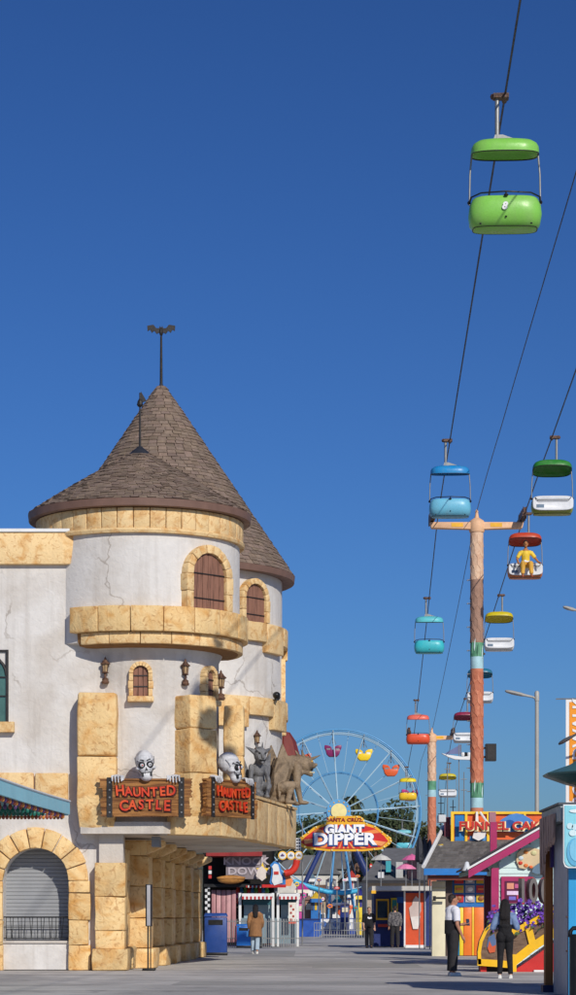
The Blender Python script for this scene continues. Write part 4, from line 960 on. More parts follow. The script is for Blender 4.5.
def tree(px, d, pyt, w, label, kind=0, base=None):
    x = X(px, d); zb = hz_(x, d) - .5 if base is None else base; zt = Z(pyt, d); h = zt - zb
    t = thing('tree', label, 'tree', (x, d, zb), 0, 'trees behind the big wheel')
    tk = MB().tube([(x, d, zb), (x + .1, d, zb + h * .4), (x + .15, d, zb + h * .75)], .32, 8, .12)
    lobes = []
    for k in range(9):
        a = random.uniform(0, 6.28); rr = random.uniform(.15, .62) * w / 2; zc = zb + h * random.uniform(.45, .86)
        c = Vector((x + rr * math.cos(a), d + rr * math.sin(a), zc)); lobes.append((c, random.uniform(.22, .36) * w * .8)); tk.tube([(x + .1, d, zb + h * .42), c], .1, 5, .03)
    tk.obj('trunk', BARK, t)
    lv = MB(); nl = 1500
    for k in range(nl):
        c, r_ = random.choice(lobes); v_ = Vector((random.gauss(0, 1), random.gauss(0, 1), random.gauss(0, 1))).normalized() * r_ * random.uniform(.45, 1.08)
        v_.z *= .75; p = c + v_
        if p.z > zt: p.z = zt - random.random() * .6
        u = Vector((random.gauss(0, 1), random.gauss(0, 1), random.gauss(0, 1))).normalized(); w2 = u.orthogonal().normalized(); s_ = random.uniform(.14, .34)
        q = random.uniform(.65, 1.3); lv.tint = (q, q, q * .92)
        lv.add([p - u * s_, p + w2 * s_ * .6, p + u * s_, p - w2 * s_ * .6], [(0, 1, 2, 3)])
    tag(lv.obj('crown', LEAF[kind], t), kind='stuff')
tree(374, 235, 796, 4.8, 'dark tree right of the wheel hub', 0)
tree(392, 238, 787, 6.6, 'tallest dark evergreen behind the right side of the wheel', 0)
tree(410, 240, 806, 5.2, 'olive green tree between the wheel rim and the farther pylon', 1)
tree(425, 244, 818, 6.5, 'low tree at the right, behind the farther pylon', 0)
tree(302, 285, 812, 9, 'spreading tree on the hill at the far left of the wheel', 0)
tree(318, 292, 816, 8, 'olive tree on the hill left of the hub', 1)
tree(358, 282, 818, 7, 'round tree on the hill just behind the red sign top', 0)
tree(440, 250, 826, 8, 'tree behind the snack stand roof', 1)
tree(385, 262, 818, 7, 'broad low tree below the tallest evergreen', 1)
# palm
xp, dp = X(353, 240), 240.0; zb = hz_(xp, dp) - .3; zt = Z(800, dp)
pt = thing('palm_tree', 'slender palm standing just right of the wheel hub', 'palm', (xp, dp, zb))
MB().tube([(xp - .2, dp, zb), (xp, dp, zb + 3), (xp, dp, zt)], .2, 8, .13).obj('trunk', BARK, pt)
fr = MB()
for k in range(60):
    a = random.uniform(0, 6.28); up = random.uniform(-.5, 1.1); L_ = random.uniform(1.1, 1.7); q = random.uniform(.6, 1.2); fr.tint = (q, q, q)
    pts = [Vector((xp + math.cos(a) * L_ * s_ * (1 - .25 * s_), dp + math.sin(a) * L_ * s_, zt + L_ * (up * s_ - .9 * s_ * s_))) for s_ in (0, .35, .7, 1)]
    side = Vector((-math.sin(a), math.cos(a), 0))
    for (A, B, wa, wb) in ((pts[0], pts[1], .04, .16), (pts[1], pts[2], .16, .14), (pts[2], pts[3], .14, .02)):
        fr.add([A - side * wa, A + side * wa, B + side * wb - Vector((0, 0, .05)), B - side * wb - Vector((0, 0, .05))], [(0, 1, 2, 3)])
tag(fr.obj('crown', LEAF[1], pt), kind='stuff')
# ================================================================ stands on the left, seen under the balcony
def B(name, parent, px0, px1, py0, py1, d, dep, m, w=0):
    mb = MB().b2((X(px0, d), d, Z(py1, d)), (X(px1, d), d + dep, Z(py0, d)))
    return bev(name, mb, m, parent, w) if w else mb.obj(name, m, parent)
CP = ((220, 70, 60), (240, 200, 60), (70, 140, 200), (230, 120, 180), (110, 180, 90), (236, 232, 226))
DA = 109.0
ga = thing('game_booth', 'dark game booth with grey lettered sign and pink shutters behind the castle', 'booth', (X(240, DA), DA, 0))
B('back_wall', ga, 203, 274, 846, 946.6, DA + 2, 4, DARK)
B('sign_panel', ga, 226, 266, 855, 879, DA, .15, mat('booth_sign_grey', S(140, 130, 134), .6, .1, 3))
text('lettering', 'KNOCK', .46, paint(190, 180, 186), ga, TR((X(246, DA), DA - .03, Z(861.5, DA))), .03, .012, 1.25)
text('lettering', 'DOWN', .46, paint(190, 180, 186), ga, TR((X(249, DA), DA - .03, Z(871.5, DA))), .03, .012, 1.25)
B('red_awning', ga, 206, 262, 849, 856, DA - .8, 2.6, paint(150, 46, 44))
B('roof_edge', ga, 204, 276, 884, 887, DA - .2, 2.4, BLACK)
for k in range(16): B('trim_lamp', ga, 246 + k * 2.0, 247.1 + k * 2.0, 885.4, 887.6, DA - .3, .08, WHITE if k % 2 else paint(190, 60, 50))
for k in range(5): B('shutter_panel', ga, 211.5 + k * 5, 215.9 + k * 5, 890, 943, DA + .3, .15, paint(206, 156, 156) if k % 2 else paint(180, 128, 130), .02)
for k in range(9):
    for j in range(2): B('checker_tile', ga, 205 + j * 2.5, 207.4 + j * 2.5, 886 + k * 3, 888.9 + k * 3, DA - .1, .06, WHITE if (k + j) % 2 else BLACK)
for k, py in enumerate((866, 870.5, 875)): B('barrel_stripe', ga, 208.5, 211.5, py, py + 3.4, DA - .3, .15, paint(190, 50, 50) if k != 1 else WHITE)
loaf = MB(); loaf.ball(P(231, 879.5, DA - .5), (.62, .22, .2), 16).ball(P(231, 878, DA - .62), (.66, .12, .11), 16); tag(loaf.obj('snack_prop', mat('toasted_crust', S(186, 130, 66), .6, .25, 5, .3, 12), None, 60), 'golden brown bun shaped prop hanging on the dark game booth', 'prop')
for j in range(3):                                  # prizes hung in the dark booth
    for k in range(9):
        c_ = CP[(k * 2 + j * 3) % 6]; q_ = P(238 + k * 3.6, 891 + j * 5.2, DA + 1.7)
        MB().ball(q_, (.11, .09, .13), 8).ball(q_ + Vector((0, 0, .15)), .075, 8).obj('plush_prize', paint(*c_), ga)
B('prize_shelf', ga, 236, 272, 906.5, 908, DA + 1.4, .5, paint(150, 110, 80))
B('counter', ga, 236, 274, 925, 944, DA + .2, .3, paint(150, 60, 70))
# bowling pin sign cluster
ps = thing('pin_sign', 'blue and white bowling pin sign with star, flame and red arrow below the balcony', 'sign', (X(276, DA), DA - 1, 0))
pin = [(272, 885), (270.5, 880), (273, 873), (274, 868), (273.5, 865), (276.5, 862.6), (279.5, 864.5), (280, 868), (280, 874), (281.5, 880), (280.5, 885)]
pin = [(276 + ((a - 276) * 1.5 * math.cos(.24) - (b - 874) * 1.12 * math.sin(-.24)), 874 + ((a - 276) * 1.5 * math.sin(-.24) + (b - 874) * 1.12 * math.cos(.24))) for a, b in pin]
dd = DA - 1.0; pp = lambda pts, d=dd: [(X(a, d), Z(b, d)) for a, b in pts]
MB().prism(pp(pin), .2, TR((0, dd, 0))).obj('pin_back', paint(56, 130, 200), ps)
MB().prism([(X(276.3, dd) + (x - X(276.3, dd)) * .68, Z(875, dd) + (z - Z(875, dd)) * .84) for x, z in pp(pin)], .05, TR((0, dd - .06, 0))).obj('pin', WHITE, ps)
MB().b2((X(274, dd), dd - .09, Z(874.5, dd)), (X(278.6, dd), dd - .065, Z(871.5, dd))).obj('pin_band', paint(200, 50, 40), ps)
stp = [(262.5 + (9 if k % 2 == 0 else 4) * math.sin(k * math.pi / 5) * .75, 871 - (9 if k % 2 == 0 else 4) * math.cos(k * math.pi / 5)) for k in range(10)]
MB().prism(pp(stp), .12, TR((0, dd + .05, 0))).obj('star', paint(240, 200, 50), ps)
MB().prism(pp([(256, 876), (258, 869), (262, 866), (266, 870), (266, 878), (262, 881)]), .08, TR((0, dd - .045, 0))).obj('pale_burst', paint(222, 208, 196), ps)
MB().prism(pp([(281, 886), (280, 879), (283, 875), (284, 870), (287, 874), (290, 871), (290.5, 877), (293, 880), (291, 886)]), .12, TR((0, dd + .02, 0))).obj('flame', paint(236, 140, 80), ps)
MB().b2((X(262, dd), dd - .03, Z(887.5, dd)), (X(286, dd), dd + .1, Z(884.5, dd))).obj('red_base', paint(200, 40, 36), ps)
arrow = [P(285, 873.5, dd - .2), P(291, 872, dd - .2), P(294, 869, dd - .2), P(296, 865, dd - .2), P(297, 860, dd - .2)]
MB().tube(arrow, .16, 10).obj('red_arrow', paint(222, 60, 44), ps, 60)
for k, c in enumerate(((282.5, (90, 60, 110)), (291, (120, 130, 150)), (299, (150, 120, 90)))):
    o = MB().lathe([(0, 0), (.20, 0), (.20, .08), (0, .08)], 20).obj('roundel', paint(244, 190, 60), ps); M = Matrix.Translation(P(c[0], 855.5, dd - .2)) @ Matrix.Rotation(R(90), 4, 'X'); o.data.transform(M)
    o2 = MB().lathe([(0, .08), (.155, .08), (.155, .10), (0, .10)], 20).obj('roundel_face', WHITE, o); o2.data.transform(M)
    o3 = MB().prism([(-.08, -.03), (.08, -.03), (.08, .03), (.03, .03), (.03, .08), (-.03, .08), (-.03, .03), (-.08, .03)], .02).obj('roundel_mark', paint(*c[1]), o); o3.data.transform(TR(P(c[0], 855.5, dd - .33)))
MB().b2((X(296, dd), dd + .1, Z(851, dd)), (X(301, dd), dd + .2, Z(838, dd))).obj('ticket_panel', WHITE, ps)
for k in range(4):
    for j in range(2): MB().b2((X(296.6 + j * 2.2, dd), dd + .08, Z(850 - k * 3.1, dd)), (X(298 + j * 2.2, dd), dd + .098, Z(848.4 - k * 3.1, dd))).obj('panel_mark', BLACK, ps)
MB().tube([(X(276, dd), dd + .3, 0), (X(276, dd), dd + .3, Z(868, dd))], .07, 8).tube([(X(276, dd), dd + .3, Z(862, dd)), (X(298, dd), dd + .3, Z(856, dd))], .05, 8).obj('post', GALV, ps)
# ticket stand with striped awnings
DB = 103.5
tb = thing('ticket_stand', 'white ticket stand with red and white striped awning edge and posts', 'stand', (X(270, DB), DB, 0))
B('counter_wall', tb, 240, 299, 918, 943.5, DB + .6, .3, paint(120, 140, 150)); B('dark_back', tb, 238, 297, 893, 943, DB + 2, .2, DARK)
for px in (240, 273, 278, 297.5): B('post', tb, px - 1.3, px + 1.3, 893, 946.5, DB, .12, WHITE)
for (a, b) in ((242, 273), (279, 300)):
    B('awning_top', tb, a, b, 893.5, 896.4, DB - .35, 2.3, WHITE)
    n = int((b - a) / 2.0)
    for k in range(n): B('awning_stripe', tb, a + k * 2.0, a + k * 2.0 + 1.9, 896.4, 899.4, DB - .4, .05, WHITE if k % 2 else paint(186, 52, 56))
    B('valance', tb, a + 1, b - 1, 899.4, 905, DB + .1, .04, paint(40, 90, 100)); B('serving_window', tb, a + 2, b - 1, 905, 918, DB + .75, .05, paint(150, 172, 180, .2))
B('notice_board', tb, 288.5, 296, 902.5, 923, DB - .2, .06, paint(232, 226, 214))
for k in range(5): B('notice_mark', tb, 290 + (k % 2) * 2.4, 292 + (k % 2) * 2.4, 905 + k * 3.4, 907 + k * 3.4, DB - .22, .02, paint(170, 70, 60))
B('notice_foot', tb, 288.5, 296, 921, 923.6, DB - .23, .03, paint(220, 80, 50))
fence = thing('picket_fence', 'low pale metal picket fence in front of the ticket stand', 'fence', (X(264, 101.5), 101.5, 0))
for a, b in ((226, 252), (262, 283), (284, 299.5)):
    for py in (921, 938): B('rail', fence, a, b, py, py + .8, 101.55, .05, GALV)
    n = int((b - a) / 2.1)
    for k in range(n + 1): B('picket', fence, a + k * 2.1, a + k * 2.1 + .6, 919, 947.2, 101.5, .04, GALV)
# bins
def bin_(px0, px1, py0, d, m, label, dep, group=None):
    t = thing('trash_can', label, 'trash can', (X((px0 + px1) / 2, d), d, 0)); x0, x1, z1 = X(px0, d), X(px1, d), Z(py0, d)
    cx, wd = (x0 + x1) / 2, (x1 - x0)
    bev('body', MB().box((cx, d + dep / 2, z1 * .46), (wd * .94, dep * .94, z1 * .88)), m, t, .04)
    bev('lid', MB().box((cx, d + dep / 2, z1 * .955), (wd, dep, z1 * .09), taper=(.9, .8)), m, t, .03)
    bev('base', MB().box((cx, d + dep / 2, .05), (wd * .97, dep * .97, .1)), BLACK, t, .01)
    MB().b2((cx - wd * .3, d + .012, z1 * .72), (cx + wd * .3, d + .03, z1 * .84)).obj('slot', BLACK, t)
    return t
bin_(203.5, 227.5, 913, 80, mat('bin_navy', S(36, 70, 140), .45, .12, 3), 'large navy blue trash bin beside the last castle column', .8)
bin_(236, 251, 924, 100, mat('bin_blue', S(36, 112, 196), .4, .1, 3), 'small bright blue recycling bin left of the walking woman', .6)
bin_(255, 262, 925, 100.2, mat('bin_grey', S(90, 96, 96), .5, .1, 3), 'grey bin right of the walking woman', .5)
# poster stand by the castle entry
pst = thing('poster_stand', 'thin black poster stand seen edge on by the castle entry', 'sign stand', (X(148.5, 57.0), 57.0, 0))
MB().b2((X(147.2, 57), 57.0, .02), (X(148.6, 57), 57.04, 2.05)).b2((X(150, 57.1), 57.1, .02), (X(151, 57.1), 57.13, 1.9)).obj('post', BLACK, pst)
MB().box((X(148.8, 57), 57.05, 1.55), (.09, .5, 1.0), R(-5)).obj('poster_frame', BLACK, pst)
MB().box((X(148.6, 56.8), 56.79, 1.55), (.08, .012, .96)).obj('poster', paint(170, 168, 170), pst)
bev('foot', MB().box((X(149, 57), 57.05, .03), (.30, .5, .05)), BLACK, pst, .01)
# turquoise booth canopy at the left edge, close to the camera
AQ = mat('aqua_paint', S(156, 214, 226), .45, .06, 2)
lb = thing('booth_canopy', 'turquoise booth canopy with rows of small bulbs at the left edge', 'canopy', (-6.2, 41, 0))
zc = 3.19
fa = MB(); n = 12; rows = []
for k in range(n + 1):
    u = k / n; x = -4.09 - .47 * u; y = 45 - 8.4 * u
    sag = .015 * math.sin(math.pi * u)
    rows.append((Vector((x, y, zc - sag)), Vector((x, y, zc + .235 - sag))))
vs = [p for r in rows for p in r] + [p + Vector((-.06, 0, 0)) for r in rows for p in r]; m_ = len(rows) * 2
fs = []
for k in range(n):
    a = 2 * k; fs += [(a, a + 1, a + 3, a + 2), (m_ + a, m_ + a + 2, m_ + a + 3, m_ + a + 1), (a, a + 2, m_ + a + 2, m_ + a), (a + 1, m_ + a + 1, m_ + a + 3, a + 3)]
fs += [(0, m_, m_ + 1, 1), (2 * n, 2 * n + 1, m_ + 2 * n + 1, m_ + 2 * n)]
fa.add(vs, fs).obj('fascia', AQ, lb)
MB().tube([r[1] + Vector((0, 0, .012)) for r in rows], .022, 6).obj('fascia_cap', WHITE, lb)
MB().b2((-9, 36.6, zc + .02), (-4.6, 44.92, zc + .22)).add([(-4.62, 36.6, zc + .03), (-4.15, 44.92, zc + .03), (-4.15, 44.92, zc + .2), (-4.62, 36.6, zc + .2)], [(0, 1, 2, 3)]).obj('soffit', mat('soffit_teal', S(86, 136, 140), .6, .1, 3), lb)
MB().b2((-9, 44.94, zc - .02), (-4.12, 45.0, zc + .23)).obj('far_fascia', AQ, lb)
BU = [mat('bulb_red', S(150, 70, 50), .4, .1, 5), mat('bulb_green', S(30, 110, 96), .4, .1, 5), mat('bulb_purple', S(90, 60, 110), .4, .1, 5), mat('bulb_amber', S(200, 130, 60), .4, .1, 5)]
def bulbs(p0, p1, n, mi):
    for k in range(n):
        p = Vector(p0).lerp(Vector(p1), (k + .5) / n); q = MB().ball(p + Vector((0, 0, -.05)), (.036, .036, .05), 8).lathe([(.02, 0), (.026, .05)], 6, p + Vector((0, 0, -.02)))
        q.obj('bulb', BU[mi(k)], lb)
bulbs((-4.17, 44.6, zc), (-4.58, 37.4, zc), 34, lambda k: (3, 0, 2)[k % 3])
bulbs((-4.2, 44.88, zc), (-5.7, 44.88, zc), 22, lambda k: (0, 0, 3)[k % 3])
bulbs((-4.40, 43.4, zc), (-5.6, 43.4, zc), 16, lambda k: 1); bulbs((-4.45, 42.2, zc), (-5.5, 42.2, zc), 12, lambda k: 1); bulbs((-4.5, 40.8, zc), (-5.4, 40.8, zc), 10, lambda k: (0, 2)[k % 2])
for y in (37.2, 44.6): MB().tube([(-6.4, y, 0), (-6.4, y, zc + .02)], .08, 10).obj('post', WHITE, lb)
bev('counter', MB().b2((-8.8, 37.4, 0), (-6.5, 44.4, 1.0)), AQ, lb, .03)

# ================================================================ stands on the right
# far stall with orange panel
DO = 101.0
os_ = thing('snack_stall', 'blue and yellow stall with a red orange panel and flat pale roof', 'stall', (X(400, DO), DO, 0))
B('roof', os_, 372, 436, 886, 890.5, DO - .8, 5, paint(190, 186, 178)); B('body', os_, 374, 436, 890.5, 946, DO + 2.2, 3, paint(34, 50, 110))
B('orange_panel', os_, 405.5, 424, 893, 945, DO, .2, mat('red_orange_panel', S(206, 78, 36), .5, .15, 2)); B('white_post', os_, 404, 405.5, 890.5, 947, DO - .05, .2, WHITE); B('white_post', os_, 424, 425.6, 890.5, 947, DO - .05, .2, WHITE)
B('panel_sill', os_, 405.5, 424, 945, 948, DO - .1, .4, WHITE)
sw = [(412, 925), (410, 915), (409, 908), (412, 905), (413, 900), (416, 896), (419, 899), (421, 904), (421, 911), (419, 916), (418.5, 925), (416, 929), (414, 929)]
MB().prism([(X(a, DO), Z(b, DO)) for a, b in sw], .04, TR((0, DO - .045, 0))).obj('pale_swirl', paint(196, 178, 170), os_)
MB().prism([(X(a, DO), Z(b, DO)) for a, b in ((410.5, 917), (420.5, 916), (418, 929), (413, 929))], .03, TR((0, DO - .08, 0))).obj('pale_cup', paint(222, 214, 206), os_)
q = B('window', os_, 376, 389, 899, 920, DO + 2.1, .08, YEL); B('pane', q, 377.5, 387.5, 901, 918, DO + 2.05, .04, paint(30, 50, 66, .15))
B('yellow_panel', os_, 391, 398, 898, 930, DO + 2.1, .08, paint(226, 196, 40)); B('teal_panel', os_, 392.3, 396.7, 900, 925, DO + 2.04, .05, paint(40, 130, 130)); B('blue_sign', os_, 397, 405, 897, 903, DO + 1.2, .08, paint(40, 100, 190))
B('red_sign', os_, 378, 392, 924, 927, DO + 2.0, .09, paint(190, 60, 40)); B('yellow_lamp', os_, 371.5, 376, 890.5, 893.5, DO - .9, .2, YEL)
# hall with grey pitched roof behind it
hr = thing('grey_hall', 'low hall with a grey pitched roof behind the blue and yellow stall', 'building', (X(400, 150), 150, 0))
B('wall', hr, 366, 440, 878, 930, 152, 8, paint(176, 160, 140, .8))
mb = MB(); a_, b_, c_, d_ = P(362, 880, 150), P(436, 880, 150), P(434, 848, 158), P(385, 848, 158)
mb.add([a_, b_, c_, d_, a_ + Vector((0, .3, -.2)), b_ + Vector((0, .3, -.2)), c_ + Vector((0, .3, -.2)), d_ + Vector((0, .3, -.2))], [(0, 1, 2, 3), (7, 6, 5, 4), (0, 4, 5, 1), (1, 5, 6, 2), (2, 6, 7, 3), (3, 7, 4, 0)]).obj('roof', RG, hr)
B('roof_box', hr, 386, 391, 861, 872, 150.8, 1, paint(60, 160, 170)); B('roof_box', hr, 396, 403, 862, 878, 150.3, 1, paint(176, 176, 172)); B('roof_box', hr, 408, 417, 858, 882, 150.2, 1, paint(126, 88, 84)); B('vent', hr, 378, 384, 872, 878, 150.2, .6, paint(206, 206, 206))
for k, (px, py, nm, c) in enumerate(((412, 857, 'upper pink parasol above the grey hall roof', (224, 110, 160)), (406, 866, 'lower pink parasol above the grey hall roof', (232, 140, 180)), (381, 857, 'pale parasol left above the grey hall roof', (206, 204, 196)))):
    d = 140; t = thing('parasol', nm, 'parasol', (X(px, d), d, 0), 0, 'parasols by the hall'); c0 = P(px, py, d)
    MB().lathe([(.62, -.18), (.6, -.14), (.35, .04), (.04, .16), (.0, .2)], 10, c0).obj('canopy', paint(*c), t); MB().tube([(c0.x, d, 0), c0 + Vector((0, 0, .1))], .03, 6).obj('pole', GALV, t)
# colourful low clutter along the far edge: barriers and booths in front of the wheel
bb = thing('blue_barrier', 'long blue barrier wall left of the wheel platform', 'barrier', (X(306, 160), 160, 0)); B('panel', bb, 292, 320, 920, 937, 160, .2, paint(36, 84, 170)); B('rail', bb, 292, 320, 918.6, 920, 159.95, .3, paint(30, 50, 110))
gr_ = thing('grey_railing', 'pale metal railing in front of the wheel platform', 'railing', (X(343, 150), 150, 0))
for py in (922.5, 930): B('rail', gr_, 314, 372, py, py + .7, 150, .05, GALV)
for k in range(24): B('bar', gr_, 314 + k * 2.5, 314.6 + k * 2.5, 922.5, 938, 150.02, .03, GALV)
for k, (px, py, w_, h_, c, lb_, d) in enumerate(((300, 903, 7, 12, (200, 70, 150), 'pink ride front left of the wheel platform', 170), (309, 900, 9, 14, (150, 110, 90), 'brown peaked ride front left of the wheel', 176), (345, 905, 9, 10, (30, 50, 120), 'navy control booth under the wheel', 183), (373, 903, 7, 16, (200, 90, 60), 'orange ride front right of the wheel platform', 172), (366, 884, 6, 12, (222, 180, 60), 'yellow upright sign panel right under the red sign', 160), (331, 880, 10, 9, (120, 120, 130), 'grey ride roof behind the navy wheel leg', 205))):
    t = thing('ride_booth', lb_, 'ride', (X(px, d), d, 0)); B('body', t, px - w_ / 2, px + w_ / 2, py, HOR + HC * F / d, d, 1.5, paint(*c), .08)
    MB().prism([(X(px - w_ / 2 - .6, d), Z(py, d)), (X(px + w_ / 2 + .6, d), Z(py, d)), (X(px, d), Z(py - h_ * .35, d))], 1.7, TR((0, d - .1, 0))).obj('roof', paint(c[0] // 2 + 60, c[1] // 2 + 50, c[2] // 2 + 50), t)
    B('panel', t, px - w_ / 3, px + w_ / 3, py + h_ * .25, py + h_ * .7, d - .06, .05, paint(230, 220, 190))
# funnel cake stand
DK = 79.0
fs_ = thing('funnel_cake_stand', 'snack stand with grey shingle roof, blue eave and yellow framed roof sign', 'stand', (X(475, DK), DK, 0))
B('body', fs_, 446, 520, 872, 955.5, DK + .6, 5, paint(70, 52, 46))
A_ = P(424, 868, 78); Bv = P(520, 868, 78); Cv = Vector((X(520, 82) + .4, 82, Z(825, 82))); Dv = Vector((X(446, 82), 82, Z(825, 82)))
rs = MB(); nr = 16
for j in range(nr):
    l0, l1 = A_.lerp(Dv, j / nr), A_.lerp(Dv, min(1, (j + 1.2) / nr)); q0, q1 = Bv.lerp(Cv, j / nr), Bv.lerp(Cv, min(1, (j + 1.2) / nr)); n = 22; off = .5 * (j % 2)
    for i in range(-1, n):
        u0, u1 = max(0, (i + off) / n), min(1, (i + off + .96) / n)
        if u1 <= u0: continue
        k = random.uniform(.7, 1.2); rs.tint = (k, k, k); up = Vector((0, -.01, .03))
        a, b, c, d = l0.lerp(q0, u0) + up, l0.lerp(q0, u1) + up, l1.lerp(q1, u1), l1.lerp(q1, u0)
        rs.add([a, b, c, d, a - up * 1.4, b - up * 1.4], [(0, 1, 2, 3), (4, 5, 1, 0)])
tag(rs.obj('roof_shingles', mat('grey_shingle_tint', S(112, 108, 106), .9, .15, 4, attr=True), fs_), kind='stuff')
mb = MB(); mb.add([A_, Bv, Cv, Dv] + [p - Vector((0, 0, .12)) for p in (A_, Bv, Cv, Dv)], [(0, 1, 2, 3), (7, 6, 5, 4), (0, 4, 5, 1), (1, 5, 6, 2), (2, 6, 7, 3), (3, 7, 4, 0)]).obj('roof_deck', RG, fs_)
B('eave_board', fs_, 424, 520, 868.5, 875, 77.9, .12, paint(34, 120, 196)); B('eave_soffit', fs_, 428, 520, 875.2, 880, 78.1, .5, paint(120, 56, 40))
MB().tube([A_ + Vector((-.02, -.05, .05)), Dv + Vector((0, -.05, .1))], .07, 6).obj('rake_board', WHITE, fs_)
B('left_panel', fs_, 432, 445.5, 881, 956.5, DK - .3, .3, mat('cream_panel', S(222, 214, 184), .5, .06, 3), .02); B('left_panel_rail', fs_, 431.5, 446, 887, 888.5, DK - .33, .03, paint(200, 190, 150))
B('lamp_arm', fs_, 434, 446, 897, 899, DK - .6, .06, BLACK); B('lamp', fs_, 433, 436, 896, 901, DK - .65, .15, BLACK); B('dark_post', fs_, 446, 452.5, 876, 956, DK - .2, .3, paint(84, 68, 62))
mbd = B('menu_board', fs_, 452.5, 490, 875, 907, DK, .12, paint(40, 110, 180))
cols_ = ((196, 44, 50), (178, 170, 178), (214, 176, 50), (214, 176, 50), (178, 170, 178), (196, 44, 50), (196, 44, 50), (178, 170, 178), (214, 176, 50))
for k in range(9):
    j, i = divmod(k, 3); x0 = 454.5 + i * 11; y0 = 876 + j * 9.3
    tl = B('menu_tile', mbd, x0, x0 + 9.2, y0, y0 + 7.6, DK - .05, .045, paint(*cols_[k]))
    c = P(x0 + 4.6, y0 + 3.8, DK - .08)
    if i == 1 or j == 2: MB().ball(c, (.10, .03, .08), 10).obj('menu_picture', paint(226, 222, 220) if i == 1 else paint(150, 90, 50), tl)
    else: MB().b2((c.x - .1, c.y, c.z - .03), (c.x + .1, c.y + .02, c.z + .03)).obj('menu_picture', paint(230, 120, 60), tl)
for a, b, c in ((452.5, 459.5, (40, 140, 190)), (459.5, 463.5, (236, 206, 50)), (463.5, 472, (232, 120, 44)), (472, 474.2, (240, 196, 50)), (474.2, 484, (232, 120, 44)), (484, 486.2, (240, 196, 50)), (486.2, 497, (232, 120, 44))):
    B('front_panel', fs_, a + .15, b - .15, 907, 955.5, DK + .02 * (c[0] % 3), .2, paint(*c), .01)
# roof sign
DR = 80.5
rsn = thing('snack_roof_sign', 'long yellow framed sign with blue and orange panels above the snack stand roof', 'sign', (X(500, DR), DR, Z(848, DR)))
B('back_panel', rsn, 452, 552, 813, 847, DR, .25, paint(230, 100, 40)); B('blue_panel', rsn, 455, 465, 815, 844, DR - .04, .04, paint(30, 120, 190)); B('blue_panel', rsn, 470, 487, 836, 845, DR - .04, .04, paint(70, 140, 200))
for a, b, c, d in ((451, 553, 811.5, 814), (451, 553, 845, 848.5), (451, 454, 814, 845), (465, 467.5, 814, 845), (487, 489.5, 814, 845), (524, 526, 814, 845)): B('frame_bar', rsn, a, b, c, d, DR - .1, .09, paint(244, 196, 44))
hump = [(496, 832), (496, 824), (502, 819), (509, 815), (516, 813.5), (523, 815), (530, 819), (536, 824), (536, 832)]
MB().prism([(X(a, DR), Z(b, DR)) for a, b in hump], .1, TR((0, DR - .2, 0))).obj('blue_arch', paint(70, 130, 196), rsn)
MB().prism([(X(509 + 8 * math.cos(t * math.pi / 8), DR), Z(830 - 10 * math.sin(t * math.pi / 8), DR)) for t in range(9)], .05, TR((0, DR - .26, 0))).obj('arch_disc', paint(34, 84, 160), rsn)
w_ = text('lettering', 'FUNNEL CAKES', .38, paint(196, 44, 34), rsn, TR((X(504.5, DR), DR - .36, Z(826.5, DR))), .05, .012, 1.17, 1.0)
text('lettering_edge', 'FUNNEL CAKES', .38, paint(246, 226, 170), w_, TR((X(504.5, DR) + .02, DR - .32, Z(826.5, DR) - .02)), .03, .036, 1.17, 1.0)
bag = [(472, 838), (474, 830), (473, 824), (475, 822), (475.5, 812), (477.5, 812), (478, 822), (484, 824), (486, 832), (484, 838), (478, 841)]
MB().prism([(X(a, DR), Z(b, DR)) for a, b in bag], .12, TR((0, DR - .24, 0))).obj('white_jug', paint(226, 222, 218), rsn)
_j = MB().lathe([(0, 0), (.1, 0), (.1, .03), (0, .03)], 14).obj('jug_mark', paint(210, 120, 50), rsn); _j.data.transform(Matrix.Translation(P(479.5, 829, DR - .24)) @ Matrix.Rotation(R(90), 4, 'X'))
MB().tube([P(487, 822, DR - .3), P(480, 812, DR - .3)], .04, 6).obj('stir_stick', WHITE, rsn)
c_ = thing('round_sign', 'small yellow and white sign with a red letter C on the shingle roof', 'sign', P(440, 850, 80)); MB().prism([(X(a, 80), Z(b, 80)) for a, b in ((436.5, 857), (437.5, 845), (443, 844), (445, 850), (442, 855))], .1, TR((0, 80, 0))).obj('board', paint(240, 200, 60), c_)
_f = MB().lathe([(0, 0), (.14, 0), (.14, .04), (0, .04)], 16).obj('face', WHITE, c_); _f.data.transform(Matrix.Translation(P(440.8, 850, 79.98)) @ Matrix.Rotation(R(90), 4, 'X')); text('lettering', 'C', .26, paint(190, 40, 40), c_, TR(P(440.8, 850, 79.92)), .02, .015)
# maroon banner post and grey vents above the roof
B('sign_end_panel', rsn, 444.5, 450.5, 817, 840, DR + .3, .3, paint(110, 50, 66))
MB().b2((X(437, DR), DR - 1, Z(823, DR)), (X(444, DR), DR, Z(816, DR))).obj('exhaust_vent', paint(200, 202, 204), fs_)
